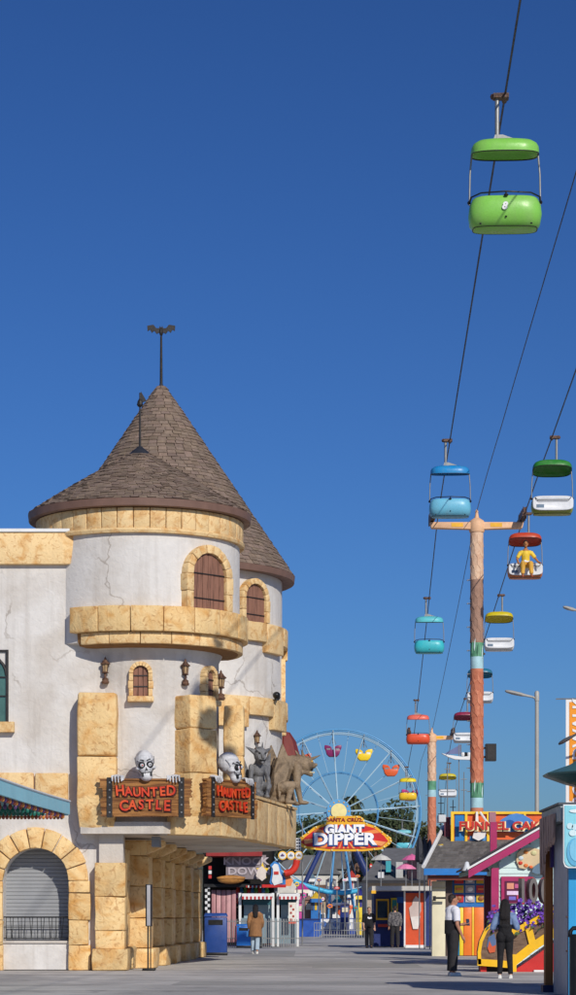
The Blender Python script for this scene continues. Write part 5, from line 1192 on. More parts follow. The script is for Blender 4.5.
# pink booth
DPk = 62.0
MAG = mat('magenta_paint', S(170, 40, 96), .45, .1, 2); CLAP = mat('clapboard', S(200, 222, 220), .55, .05, 3)
pk = thing('gable_booth', 'pale clapboard booth with magenta gable trim and window frame', 'booth', (X(540, DPk), DPk, 0))
MB().prism([(X(498, DPk), 0), (X(600, DPk), 0), (X(600, DPk), 3.6), (X(578, DPk), 3.8), (X(498, DPk), 2.72)], 3.4, TR((0, DPk + .03, 0))).obj('wall_core', CLAP, pk)
zb = .0; k = 0
def rakez(x): return 2.50 + (x - X(470, 61.5)) * (3.60 - 2.50) / (X(545, 61.5) - X(470, 61.5))
while zb < 3.7:
    h = .15; xl = X(499, DPk)
    zt_ = zb + h
    xs = [xl, X(598, DPk)]
    if rakez(xl) - .12 < zt_: xs[0] = max(xl, X(470, 61.5) + (zt_ + .12 - 2.50) * (X(545, 61.5) - X(470, 61.5)) / 1.10)
    if xs[0] < xs[1] - .1:
        mb = MB(); mb.add([(xs[0], DPk - .035, zb), (xs[1], DPk - .035, zb), (xs[1], DPk - .008, zt_ + .01), (xs[0], DPk - .008, zt_ + .01), (xs[0], DPk + .02, zb), (xs[1], DPk + .02, zb), (xs[1], DPk + .02, zt_ + .01), (xs[0], DPk + .02, zt_ + .01)], [(0, 1, 2, 3), (0, 4, 5, 1), (3, 2, 6, 7), (0, 3, 7, 4), (1, 5, 6, 2)]); mb.obj('clapboard', CLAP, pk)
    zb += h
pr = (X(545, 61.5) - X(470, 61.5)); xa, xb = X(468, 61.5), X(580, 61.5); s_ = 1.10 / pr
za, zbb = rakez(xa), rakez(xb)
MB().prism([(xa, za - .20), (xb, zbb - .20), (xb, zbb), (xa, za)], .08, TR((0, 61.3, 0))).obj('barge_board', MAG, pk)
MB().prism([(xa - .03, za + .005), (xb, zbb + .005), (xb, zbb + .06), (xa - .03, za + .06)], .06, TR((0, 61.26, 0))).obj('roof_edge', WHITE, pk)
MB().prism([(xa - .03, za + .006), (xb, zbb + .006), (xb, zbb + .05), (xa - .03, za + .05)], 4.1, TR((0, 61.322, 0))).obj('roof', mat('booth_roof', S(92, 88, 86), .9, .15, 4, .3, 30), pk)
MB().prism([(xa + .05, za - .12), (xb, zbb - .12), (xb, zbb), (xa + .05, za)], 4.0, TR((0, 61.39, 0))).obj('roof_soffit', mat('soffit_green', S(120, 150, 146), .6, .1, 3), pk)
MB().prism([(xb + .01, zbb + .06), (xb + 1.9, zbb - 1.0), (xb + 1.9, zbb - 1.2), (xb + .01, zbb - .2)], 4.2, TR((0, 61.28, 0))).obj('roof_far_slope', MAG, pk)
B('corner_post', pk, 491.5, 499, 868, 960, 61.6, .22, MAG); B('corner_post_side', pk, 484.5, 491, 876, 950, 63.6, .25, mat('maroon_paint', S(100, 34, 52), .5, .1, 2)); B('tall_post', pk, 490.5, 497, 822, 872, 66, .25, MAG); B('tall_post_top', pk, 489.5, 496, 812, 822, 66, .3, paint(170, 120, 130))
wn = B('window_frame', pk, 501.5, 531, 876.5, 903, DPk - .10, .06, MAG); B('window_pane', wn, 505, 528, 881, 902, DPk - .12, .03, paint(96, 40, 70, .2))
for k, (a, b, c, d, col) in enumerate(((507, 514, 883, 889, (222, 150, 120)), (515, 524, 884, 888, (200, 90, 140)), (507, 520, 891, 895, (226, 200, 226)), (509, 516, 896.5, 900, (120, 110, 200)), (517, 523, 895, 899, (210, 70, 110)))): B('poster', wn, a, b, c, d, DPk - .13, .012, paint(*col))
pal = [(516, 861), (517, 853), (522, 849), (530, 847.5), (538, 849), (543, 853), (544, 860), (541, 866), (533, 870), (529, 866), (525, 869), (519, 868)]
pl_ = MB().prism([(X(a, DPk), Z(b, DPk)) for a, b in pal], .06, TR((0, DPk - .11, 0))).obj('palette_board', paint(214, 190, 150), pk)
for a, b, r_, c in ((521, 858, .07, (196, 210, 214)), (520.5, 863, .06, (206, 60, 40)), (526, 865.5, .06, (226, 120, 60)), (531, 867, .05, (230, 110, 60)), (534, 853, .08, (206, 200, 150)), (526, 852, .06, (230, 140, 60))): MB().ball(P(a, b, DPk - .12), (r_, .03, r_ * .8), 10).obj('paint_dab', paint(*c), pl_)
MB().prism([(X(a, DPk), Z(b, DPk)) for a, b in ((531, 872), (533, 867), (538, 863.5), (546, 862), (546, 874), (535, 874))], .1, TR((0, DPk - .24, 0))).obj('brush_tip', paint(96, 120, 140), pk)
cup = thing('hanging_lamp', 'pale lamp hanging from the low end of the magenta gable', 'lamp', P(466, 868, 61.6)); MB().lathe([(.02, .14), (.05, .12), (.07, .04), (.13, -.08), (.13, -.10)], 14, P(467, 867, 61.5)).obj('shade', paint(206, 210, 216), cup, 50); MB().tube([P(467, 862, 61.5), P(471, 864, 61.5)], .015, 5).obj('arm', BLACK, cup)
lp2 = thing('hanging_lamp', 'grey wide lamp shade under the magenta gable beside the post', 'lamp', P(482, 869, 62)); MB().lathe([(.03, .18), (.08, .12), (.22, -.06), (.23, -.10)], 16, P(481, 868, 61.9)).obj('shade', GREYP, lp2, 50); MB().tube([P(481, 861, 61.9), P(481, 864, 61.9)], .02, 6).obj('stem', BLACK, lp2)
# ---- extra small attractions packed behind the far end of the promenade
random.seed(21)
for k, (px, pyt, wpx, d, c1, c2, lbx) in enumerate((
    (302, 884, 13, 186, (196, 60, 140), (240, 230, 210), 'pink and cream tent roofed stall at the left foot of the wheel'),
    (316, 893, 10, 174, (232, 190, 50), (40, 110, 180), 'yellow topped stall between the navy wheel legs'),
    (338, 897, 11, 204, (60, 150, 160), (236, 232, 226), 'teal topped stall behind the wheel base'),
    (361, 890, 9, 178, (60, 60, 140), (240, 210, 60), 'dark blue topped stall with yellow front right of the wheel base'),
    (352, 872, 9, 214, (190, 70, 60), (226, 222, 212), 'red topped white stall on the slope behind the wheel braces'),
    (311, 873, 9, 220, (110, 130, 140), (232, 230, 224), 'white building front with grey top left behind the wheel'),
    (372, 874, 10, 196, (232, 228, 220), (120, 160, 190), 'pale blue kiosk with white top under the red sign right end'))):
    t = thing('amusement_stall', lbx, 'stall', (X(px, d), d, 0), 0, 'small stalls around the wheel'); w2 = wpx / 2
    zb_ = max(0, hz_(X(px, d), d) - .3) if d > 230 else 0
    mb = MB().b2((X(px - w2, d), d, zb_), (X(px + w2, d), d + 2, Z(pyt + 6, d))); mb.obj('body', paint(*c2), t)
    h = Z(pyt - 2, d) - Z(pyt + 6, d); x0, x1 = X(px - w2 - 1, d), X(px + w2 + 1, d); xm = (x0 + x1) / 2; zr = Z(pyt + 6, d)
    MB().add([(x0, d - .4, zr), (x1, d - .4, zr), (x1, d + 2.4, zr), (x0, d + 2.4, zr), (xm, d + 1, zr + h)], [(0, 1, 4), (1, 2, 4), (2, 3, 4), (3, 0, 4), (3, 2, 1, 0)]).obj('roof', paint(*c1), t)
    for j in range(3):
        xa = x0 + (x1 - x0) * (j + .25) / 3.2
        MB().b2((xa, d - .05, Z(pyt + 17, d)), (xa + (x1 - x0) / 5, d - .01, Z(pyt + 9, d))).obj('front_panel', paint(*(c1 if j % 2 else (60, 70, 90))), t)
    MB().b2((x0, d - .42, zr - .25), (x1, d - .38, zr + .02)).obj('valance', paint(*c2), t)

# ---- dense clutter of small ride signs, flags and panels in front of the wheel
random.seed(5)
CL = ((214, 50, 44), (240, 200, 50), (236, 234, 228), (40, 110, 190), (220, 90, 160), (240, 140, 50), (60, 160, 150), (110, 60, 140))
CN = ('red', 'yellow', 'white', 'blue', 'pink', 'orange', 'teal', 'purple')
SPOTS = ((297, 884, 'beside the flame sign'), (304, 895, 'left of the navy wheel leg'), (311, 905, 'above the blue barrier left end'), (323, 899, 'above the blue barrier right end'), (330, 906, 'left under the wheel bottom'), (337, 888, 'between the wheel braces'),
         (349, 899, 'right under the wheel bottom'), (356, 908, 'above the pale railing'), (363, 897, 'left of the stall roof'), (368, 913, 'beside the black shirted person'), (319, 880, 'on the left guard beam'), (345, 880, 'under the middle of the red sign'), (358, 876, 'under the red sign right half'), (371, 866, 'at the edge of the grey hall roof'))
for k, (px, py, wh) in enumerate(SPOTS):
    ci = (k * 3 + 1) % 8; d = 166 + (k * 7) % 16; t = thing('ride_sign', 'small %s board on a thin post %s' % (CN[ci], wh), 'sign', (X(px, d), d, 0), 0, 'small boards around the wheel')
    w2, h2 = random.uniform(1.6, 3.2), random.uniform(1.4, 3.0); x0, z0 = X(px, d), Z(py, d); s_ = d / F
    n = 5 + k % 4; pts = [(x0 + w2 * s_ * math.cos(2 * math.pi * i / (n * 2)) * (1 if i % 2 else .82), z0 + h2 * s_ * math.sin(2 * math.pi * i / (n * 2)) * (1 if i % 2 else .82)) for i in range(n * 2)]
    MB().prism(pts, .1, TR((0, d, 0))).obj('board', paint(*CL[ci]), t)
    MB().b2((x0 - w2 * s_ * .5, d - .04, z0 - h2 * s_ * .25), (x0 + w2 * s_ * .5, d - .005, z0 + h2 * s_ * .2)).obj('board_stripe', paint(*CL[(ci + 2) % 8]), t)
    MB().tube([(x0, d + .15, 0), (x0, d + .15, z0)], .045, 6).obj('post', GALV, t)
# ================================================================ coaster car planter
DCc = 55.6
cc = thing('coaster_car', 'old brown and yellow coaster car planter on a red ramp', 'coaster car', (X(510, DCc), DCc, 0))
def z8(pts, d=DCc): return [(X(470 + x / 5.434, d), Z(860 + y / 5.434, d)) for x, y in pts]
BRN = mat('car_brown', S(120, 94, 74), .6, .2, 3, .2, 14, col2=S(90, 66, 50), lo=.45, hi=.65, stretch=(1, 1, 5)); CY = mat('car_yellow', S(240, 186, 24), .4, .08, 3)
body = z8([(58, 556), (56, 500), (66, 445), (92, 385), (125, 352), (240, 372), (330, 330), (430, 272), (560, 200), (560, 330), (430, 405), (330, 470), (240, 545), (236, 560)])
MB().prism(body, 1.1, TR((0, DCc, 0))).obj('body', BRN, cc)
def strip(pts, w_, t_=.05, y=-.05, name='trim'):
    P2 = z8(pts); mb = MB()
    for (a, b) in zip(P2, P2[1:]):
        L_ = math.hypot(b[0] - a[0], b[1] - a[1]); an = math.atan2(b[1] - a[1], b[0] - a[0])
        mb.box(((a[0] + b[0]) / 2, DCc + y + t_ / 2 + .001 * len(mb.f), (a[1] + b[1]) / 2), (L_ + w_ * .6, t_, w_), 0, -an)
    mb.obj(name, CY, cc)
strip([(52, 562), (50, 500), (60, 442), (88, 380), (122, 348)], .075, .09); strip([(52, 556), (145, 562), (232, 570)], .16, .06); strip([(238, 552), (330, 478), (430, 412), (560, 336)], .20, .07, -.07)
strip([(236, 392), (330, 346), (430, 288), (560, 212)], .15, .05); strip([(312, 345), (345, 478)], .16, .06, -.06); strip([(238, 600), (238, 520)], .11, .07, -.1)
MB().prism(z8([(236, 640), (236, 606), (330, 542), (430, 470), (570, 380), (570, 640)]), 1.0, TR((0, DCc + .1, 0))).obj('ramp', mat('ramp_red', S(196, 40, 36), .45, .1, 3), cc)
MB().b2((X(482, DCc), DCc + .15, 0), (X(513, DCc), DCc + 1.0, Z(966, DCc))).obj('underbody', DARK, cc); MB().b2((X(481, DCc), DCc + .1, .0), (X(487, DCc), DCc + .5, Z(967, DCc))).obj('wheel_block', MATS['ramp_red'], cc)
MB().b2((X(534, DCc), DCc - .02, Z(976, DCc)), (X(548, DCc), DCc + .08, Z(970, DCc))).obj('white_plate', WHITE, cc)
o = MB().prism(z8([(92, 470), (100, 420), (132, 400), (142, 440), (138, 490), (110, 495)]), .02, TR((0, DCc - .02, 0))).obj('emblem', paint(86, 110, 150), cc); MB().prism(z8([(96, 480), (105, 440), (120, 470), (140, 462), (136, 500), (106, 505)]), .02, TR((0, DCc - .035, 0))).obj('emblem_flame', paint(206, 90, 50), o)
fl = thing('flower_planting', 'purple flowers spilling over the coaster car beside the long haired woman', 'flowers', P(515, 925, DCc + .4))
pet = MB(); lf = MB()
for k in range(620):
    u = random.random(); px = 488 + u * 66; top = 908 - 10 * math.sin(u * 2.4) + 6 * abs(math.sin(px * .35)); py = random.uniform(top, 930 - 12 * max(0, u - .35) + random.uniform(0, 4))
    c = P(px, py, DCc + random.uniform(-.12, .5)); nrm = Vector((random.gauss(.2, .5), -1, random.gauss(.4, .5))).normalized(); a = nrm.orthogonal().normalized(); b = nrm.cross(a)
    if k % 5 == 0:
        L_ = random.uniform(.05, .1); q = random.uniform(.6, 1.2); lf.tint = (q, q, q); lf.add([c, c + a * L_ + b * L_ * .3, c + a * L_ * 1.9, c + a * L_ - b * L_ * .3], [(0, 1, 2, 3)]); continue
    q = random.uniform(.55, 1.35); pet.tint = (q * random.uniform(.8, 1.15), q * random.uniform(.7, 1.1), q)
    r_ = random.uniform(.035, .062)
    for i in range(5):
        t0 = i * 1.2566; e = a * math.cos(t0) + b * math.sin(t0); f_ = a * math.cos(t0 + .62) + b * math.sin(t0 + .62); g_ = a * math.cos(t0 - .62) + b * math.sin(t0 - .62)
        pet.add([c - nrm * .012, c + g_ * r_ * .7 + nrm * .01, c + e * r_ + nrm * .018, c + f_ * r_ * .7 + nrm * .01], [(0, 1, 2, 3)])
tag(pet.obj('blossoms', mat('purple_petal_tint', S(116, 76, 176), .7, .2, 5, attr=True), fl), kind='stuff'); tag(lf.obj('leaves', mat('planter_leaf_tint', S(70, 92, 56), .7, .2, 5, attr=True), fl), kind='stuff')
nm = thing('number_sign', 'grey and red standing numerals reading 100 behind the purple flowers', 'sign', P(534, 902, 58))
for k, (ch, px) in enumerate((('1', 521.5), ('0', 532), ('0', 544))):
    MN = TR(P(px, 892, 57.6), R(20)); a = text('numeral', ch, .80, mat('numeral_grey', S(112, 106, 104), .6, .1, 4), nm, MN, .20, .02, .62); text('numeral_face', ch, .80, paint(200, 40, 44), a, TR(P(px + 2.6, 892, 57.55), R(20)) @ TR((0, .13, 0)), .04, .05, .62)

# ================================================================ near kiosk at the right edge
KB = mat('kiosk_blue', S(34, 150, 206), .45, .06, 2); KG = mat('kiosk_grey', S(172, 174, 184), .6, .1, 2)
kk = thing('kiosk', 'bright blue kiosk with brown corner post at the right edge', 'kiosk', (5.6, 39.3, 0))
MB().b2((4.46, 38.3, 0), (7.4, 40.3, 2.78)).obj('body', KG, kk)
MB().b2((4.47, 38.2, .02), (7.4, 38.28, 2.76)).obj('front_board', KB, kk)
MB().b2((4.335, 40.4, .12), (4.465, 40.66, 2.74)).obj('corner_post', mat('post_brown', S(158, 98, 46), .6, .15, 2, stretch=(4, 4, .4)), kk)
MB().b2((4.29, 40.36, 0), (4.50, 40.7, .12)).obj('post_foot', paint(26, 32, 76), kk)
MB().b2((4.32, 38.02, 2.80), (7.4, 40.86, 3.04)).obj('roof_fascia', mat('kiosk_fascia', S(160, 172, 174), .6, .1, 2), kk); MB().b2((4.28, 37.98, 3.045), (7.4, 40.9, 3.08)).obj('roof', mat('kiosk_roof', S(70, 78, 86), .6, .1, 2), kk)
MB().b2((4.40, 40.2, 2.1), (4.455, 40.36, 2.5)).obj('purple_sign', paint(60, 40, 110), kk)
mb = MB().prism([(X(563.4, 37.9), Z(862, 37.9)), (X(565, 37.9), Z(866.5, 37.9)), (X(568, 37.9), Z(868, 37.9)), (6.6, Z(868, 37.9)), (6.6, Z(804.5, 37.9)), (X(563.4, 37.9), Z(804.5, 37.9))], .05, TR((0, 37.9, 0))); pn = mb.obj('poster_border', WHITE, kk)
MB().prism([(X(564.6, 37.9), Z(861, 37.9)), (X(566, 37.9), Z(864.5, 37.9)), (X(569, 37.9), Z(866.5, 37.9)), (6.58, Z(866.5, 37.9)), (6.58, Z(805.5, 37.9)), (X(564.6, 37.9), Z(805.5, 37.9))], .012, TR((0, 37.885, 0))).obj('poster_field', mat('poster_aqua', S(134, 206, 220), .4, .08, 1.5, col2=S(188, 226, 230), lo=.5, hi=.62), pn)
for a, b, rx, rz_, c in ((577, 811, .12, .03, (222, 232, 234)), (570, 826, .05, .05, (196, 226, 232)), (573, 833, .06, .05, (206, 230, 234)), (575, 827, .05, .05, (190, 222, 230)), (575, 852, .13, .22, (90, 170, 206)), (576.5, 850, .11, .18, (120, 190, 220))):
    MB().prism([(X(a, 37.87) + rx * math.cos(t * .393), Z(b, 37.87) + rz_ * math.sin(t * .393)) for t in range(16)], .008, TR((0, 37.87 - .002 * (a % 5) - (.006 if c[0] == 120 else 0), 0))).obj('poster_shape', paint(*c), pn)
for k in range(6):                                   # driftwood boards hung along the side
    y = 40.75 - k * .36; zt_ = 2.93; L_ = (.95, 1.0, .62, .58, .52, .5)[k]; e = random.uniform(-.04, .04)
    mb = MB().add([(4.27, y - .30, zt_), (4.27, y, zt_), (4.27, y - .02, zt_ - L_ * .8), (4.27, y - .13, zt_ - L_), (4.27, y - .27, zt_ - L_ * .75), (4.31, y - .30, zt_), (4.31, y, zt_), (4.31, y - .02, zt_ - L_ * .8), (4.31, y - .13, zt_ - L_), (4.31, y - .27, zt_ - L_ * .75)],
                  [(0, 4, 3, 2, 1), (5, 6, 7, 8, 9)] + [(i, (i + 1) % 5, (i + 1) % 5 + 5, i + 5) for i in range(5)])
    mb.obj('driftwood_board', mat('driftwood', S(196, 164, 150), .85, .2, 4, .4, 20, col2=S(140, 114, 106), lo=.45, hi=.6, stretch=(4, 4, .6)), kk)
for py in (917, 951): MB().ball(P(566.8, py, 38.19), .018, 8).obj('screw', RUST, kk)
bo = thing('black_bollard', 'black round topped bollard in front of the blue kiosk', 'bollard', (X(577, 37.3), 37.3, 0))
MB().tube([(X(579, 37.3), 37.3, 0), (X(579, 37.3), 37.3, 1.0)], .15, 16).obj('post', BLACK, bo, 50); MB().tube([(X(569.8, 37.3), 37.3, .95), (X(570.5, 37.3), 37.3, 1.04), (X(573, 37.3), 37.3, 1.09), (X(584, 37.3), 37.3, 1.10)], .035, 8).obj('handle', BLACK, bo, 60)
# teal pagoda canopy at the right edge
cp = thing('teal_canopy', 'teal flared canopy poking in at the right edge above the kiosk', 'canopy', (X(618, 40), 40, 3.08)); c0 = P(618, 776, 40)
MB().lathe([(.06, -.28), (.45, -.25), (.9, -.13), (1.26, .0), (1.28, .03), (1.14, .08), (.85, .18), (.55, .36), (.2, .66), (0, .75)], 10, c0).obj('canopy', mat('verdigris', S(74, 116, 112), .4, .2, 3, col2=S(120, 150, 110), lo=.55, hi=.75), cp, 15); MB().tube([(c0.x, 40, 3.09), c0], .08, 10).obj('pole', GALV, cp, 50)
# banner and its lamp post
DBn = 64.0
bn = thing('banner_post', 'post with an orange and white vertical banner and dark lamp at the right edge', 'banner', (X(594, DBn), DBn, 0))
MB().tube([(X(594, DBn), DBn, 0), (X(594, DBn), DBn, Z(690, DBn))], .09, 10).obj('pole', GALV, bn, 50); B('banner', bn, 566, 592, 699.5, 803.5, DBn, .02, mat('banner_white', S(230, 228, 226), .7, .04, 2)); B('banner_field', bn, 569.5, 588.5, 702, 801, DBn - .015, .012, mat('banner_orange', S(236, 150, 36), .7, .06, 2))
MB().tube([P(556, 699, DBn), P(594, 698.5, DBn)], .018, 6).obj('banner_arm', GALV, bn)
text('lettering', 'BOARDWALK', .46, MATS['banner_white'], bn, TR(P(579.5, 752, DBn - .03)) @ Matrix.Rotation(R(-90), 4, 'Y'), .01, .01)
def cobra(px_tip, py_tip, px_root, py_root, d, label, polex, m, base=True, sc=1.0):
    t = thing('street_lamp', label, 'street lamp', (X(polex, d), d, 0), 0, 'lamp posts on the right')
    a, b = P(px_root, py_root, d), P(px_tip, py_tip, d); v_ = (b - a).normalized(); L_ = (b - a).length; up = Vector((0, -.08, 1)).normalized()
    hd = MB(); sec = [(0, .04, .04), (.3, .05, .05), (.42, .11, .07), (.75, .14, .075), (.95, .10, .05), (1, .02, .02)]; side = v_.cross(up).normalized(); rings = []
    for u, w_, h_ in sec: rings.append([a + v_ * L_ * u + side * w_ * sc * math.cos(q * .785) + up * h_ * sc * math.sin(q * .785) for q in range(8)])
    loft(hd, rings).obj('lamp_head', m, t, 50)
    MB().tube([a, P(polex, py_root + (py_root - py_tip) * .4, d)], .04 * sc, 8).obj('arm', m, t, 50)
    if base: MB().tube([(X(polex, d), d, 0), (X(polex, d), d, Z(py_root - 3, d))], .085, 12, .07).lathe([(.085, 0), (.085, .3), (.05, .36)], 12, (X(polex, d), d, Z(py_root + 4, d))).obj('pole', mat('lamp_pole', S(168, 166, 160), .5, .08, 3), t, 50)
    return t
cobra(505, 691, 533, 697, 86, 'tall grey street lamp standing beside the tall pylon', 537, mat('lamp_pole', S(168, 166, 160), .5, .08, 3), True, 1.0)
cobra(558.5, 744, 577, 734, 63, 'dark lamp head on an arm in front of the orange banner', 596, mat('lamp_dark', S(84, 82, 84), .5, .1, 3), True, .8)
cobra(563, 607, 580, 611, 80, 'pale lamp head poking in from the right edge below the cabins', 604, MATS['lamp_pole'], True, .9)
# sailing boat sculpture and masts above the far roofs
DSb = 160.0
sb = thing('sailboat_sculpture', 'small white sailboat on a mast between the two pylons', 'sculpture', (X(457, DSb), DSb, 0))
MB().prism([(X(a, DSb), Z(b, DSb)) for a, b in ((441.5, 753.5), (448, 755), (462, 757), (473, 756), (471, 760), (455, 759.5), (448, 757))], .5, TR((0, DSb - .25, 0))).obj('hull', WHITE, sb)
MB().prism([(X(a, DSb), Z(b, DSb)) for a, b in ((444, 754), (460.5, 744.5), (461, 754))], .05, TR((0, DSb, 0))).obj('sail', mat('sail_blue', S(104, 112, 150), .7, .1, 2), sb)
for k, px in enumerate((463, 466, 469)): MB().ball(P(px, 754.5, DSb - .1), (.14, .14, .17), 8).obj('crew_prop', WHITE if k != 1 else BLACK, sb)
MB().tube([(X(459, DSb), DSb, 0), (X(459, DSb), DSb, Z(744, DSb))], .05, 8, .03).tube([(X(461, DSb), DSb, Z(744.5, DSb)), (X(461, DSb), DSb, Z(756, DSb))], .03, 6).obj('mast', GALV, sb)
for k, (px, pyt, lbm) in enumerate(((441, 796, 'thin dark mast with short yards just right of the farther pylon'), (447.5, 762, 'thin mast with a crosspiece left of the tall pylon'), (453, 800, 'short dark mast above the snack stand vent'), (464, 772, 'pale thin mast close to the tall pylon'))):
    t = thing('mast', lbm, 'mast', (X(px, 165), 165, 0), 0, 'masts above the far roofs'); m = IRON if k % 2 == 0 else GALV
    MB().tube([(X(px, 165), 165, 0), (X(px, 165), 165, Z(pyt, 165))], .07, 6, .03).obj('pole', m, t)
    for q in (.12, .3): MB().tube([P(px - 3, pyt + 60 * q, 165), P(px + 3, pyt + 60 * q, 165)], .03, 5).obj('yard', m, t)
# folded dark parasols
FAB = mat('folded_fabric', S(56, 58, 66), .8, .2, 4)
for k, (px, lbm) in enumerate(((419.5, 'leftmost folded dark parasol beside the white roof edge'), (424.5, 'middle folded dark parasol beside the white roof edge'), (430, 'rightmost folded dark parasol beside the white roof edge'))):
    t = thing('folded_parasol', lbm, 'parasol', (X(px, 96), 96, 0), 0, 'folded parasols'); mb = MB(); z1 = Z(836 + k * 2, 96); n = 10; rings = []
    for zq, r_ in ((0, .03), (-.1, .06), (-.5, .13), (-.95, .17), (-1.05, .12)): rings.append([(X(px, 96) + r_ * (1 + .35 * (i % 2)) * math.cos(i * .628) - zq * .05 * (1 - k), 96 + r_ * (1 + .35 * (i % 2)) * math.sin(i * .628), z1 + zq) for i in range(n)])
    loft(mb, rings).obj('canopy', FAB, t); MB().tube([(X(px, 96), 96, 0), (X(px, 96), 96, z1 + .05)], .025, 6).obj('pole', GALV, t)
# red roofed stair turret at the back of the castle
MB().b2((-.75, 70.9, 3.55), (.12, 72.2, 5.9)).obj('stair_turret', STONE_PLAIN, castle)
mb = MB(); c0 = Vector((-.12, 71.4, 5.75)); mb.lathe([(.62, -.05), (.66, 0), (.5, .25), (.36, .75), (.18, 1.02), (0, 1.06)], 8, c0); mb.obj('red_roof', mat('red_tin', S(120, 50, 44), .55, .15, 3), castle, 20)

# ================================================================ people
def person(px, d, H, rz, label, skin, parts, pose, hairc, cat='person'):
    s = H / 1.75; loc = (X(px, d), d, 0)
    root = thing('person', label, cat, loc, 0, 'people on the promenade'); T = TR(loc, rz) @ Matrix.Scale(s, 4)
    figure_parts(root, T, parts); return root, T
HD = (0, -.01, 1.635)
def base_body(aL, aR, lL, lR):
    """aL/aR: shoulder, elbow, wrist, hand tip; lL/lR: hip, knee, ankle"""
    b = face(HD) + [('c', (0, .01, 1.45), (0, .0, 1.56), .055, .052), ('c', (0, .01, 1.0), (0, .0, 1.36), .12, .125), ('c', (-.13, .01, 1.42), (.13, .01, 1.42), .075, .075)]
    for a, sg in ((aL, 1), (aR, -1)):
        b += [('c', a[0], a[1], .052, .042), ('c', a[1], a[2], .042, .030)] + hand(a[2], a[3], (sg, .2, 0))
    for l in (lL, lR): b += [('c', l[0], l[1], .085, .058), ('c', l[1], l[2], .055, .038), ('c', l[2], (l[2][0], l[2][1] - .1, .04), .035, .03)]
    return b
def legs(lL, lR, r=(.105, .08, .075), hem=.0):
    out = [('e', (0, .015, .98), (.165, .13, .13))]
    for l in (lL, lR):
        k = Vector(l[1]); an = Vector(l[2]); out += [('c', l[0], l[1], r[0], r[1]), ('t', k, k.lerp(an, 1 - hem), r[1], r[2]), ('e', k, (r[1],) * 3)]
    return out
def shoe(l): x, y, z = l[2]; return [('c', (x, y + .03, .045), (x, y - .15, .04), .046, .042), ('b', (x, y - .06, .014), (.085, .27, .028))]
lL, lR = ((.095, .01, .93), (.11, .0, .50), (.11, .03, .09)), ((-.095, .01, .93), (-.105, .01, .50), (-.11, .03, .09))
WHT = mat('cloth_white', S(226, 224, 230), .85, .06, 8); BLK = mat('cloth_black', S(30, 29, 32), .9, .2, 8); BLK2 = mat('cloth_charcoal', S(44, 42, 44), .9, .2, 8); SHW = mat('shoe_white', S(220, 218, 212), .6, .08, 8)
HAIR = MATS['hair_dark']; DEN = mat('denim', S(126, 148, 186), .9, .12, 8, col2=S(100, 122, 162), lo=.45, hi=.6); JEAN = mat('pale_jeans', S(164, 184, 200), .9, .1, 8); COAT = mat('coat_brown', S(150, 108, 72), .9, .15, 6); PLAID = mat('grey_plaid', S(120, 116, 116), .9, .2, 14, col2=S(74, 72, 76), lo=.45, hi=.55); SHD = mat('shoe_dark', S(40, 38, 40), .6, .1, 8)
# man in white and black shirt, facing right
aR_ = ((-.20, .01, 1.40), (-.25, .02, 1.10), (-.24, -.10, .86), (-.24, -.16, .76)); aL_ = ((.20, .01, 1.40), (.24, -.06, 1.12), (.18, -.30, 1.10), (.14, -.40, 1.12))
l1 = ((.095, .01, .93), (.11, -.03, .50), (.11, -.01, .09)); l2 = ((-.095, .01, .93), (-.105, .03, .50), (-.11, .06, .09))
r_, T = person(453, 51.7, 1.76, R(112), 'man in a white and black shirt and black trousers standing by the snack stand', SKIN1, [
    ('body', base_body(aL_, aR_, l1, l2), SKIN2, .0105),
    ('shirt_top', [('c', (-.15, .01, 1.40), (.15, .01, 1.40), .10, .10), ('t', (0, .01, 1.19), (0, .0, 1.44), .165, .13), ('c', (0, .01, 1.25), (0, .01, 1.38), .165, .15), ('t', (-.19, .01, 1.42), (-.245, .02, 1.17), .083, .075), ('t', (.19, .01, 1.42), (.235, -.04, 1.18), .083, .075), ('t', (0, .01, 1.44), (0, .005, 1.50), .09, .068)], WHT, .012),
    ('shirt_bottom', [('t', (0, .015, .90), (0, .01, 1.20), .17, .172), ('t', (-.06, .01, .9), (-.06, .01, 1.2), .125, .13), ('t', (.06, .01, .9), (.06, .01, 1.2), .125, .13)], BLK, .012),
    ('trousers', legs(l1, l2, (.115, .098, .092), .04), BLK2, .012), ('shoe', shoe(l1), SHW, .010), ('shoe', shoe(l2), SHW, .010),
    ('hair', [('e', (0, .018, 1.685), (.084, .095, .075)), ('e', (0, .06, 1.64), (.074, .05, .085))], HAIR, .010)], None, None)
eyes(r_, T, HD)
ph = thing('phone', 'dark phone held out by the man in the white and black shirt', 'phone', T @ Vector((.13, -.42, 1.14))); MB().box(T @ Vector((.13, -.42, 1.15)), (.012, .075, .15), R(112), R(15)).obj('case', BLACK, ph); MB().box(T @ Vector((.121, -.42, 1.15)), (.006, .066, .135), R(112), R(15)).obj('screen', paint(50, 60, 80, .15), ph)
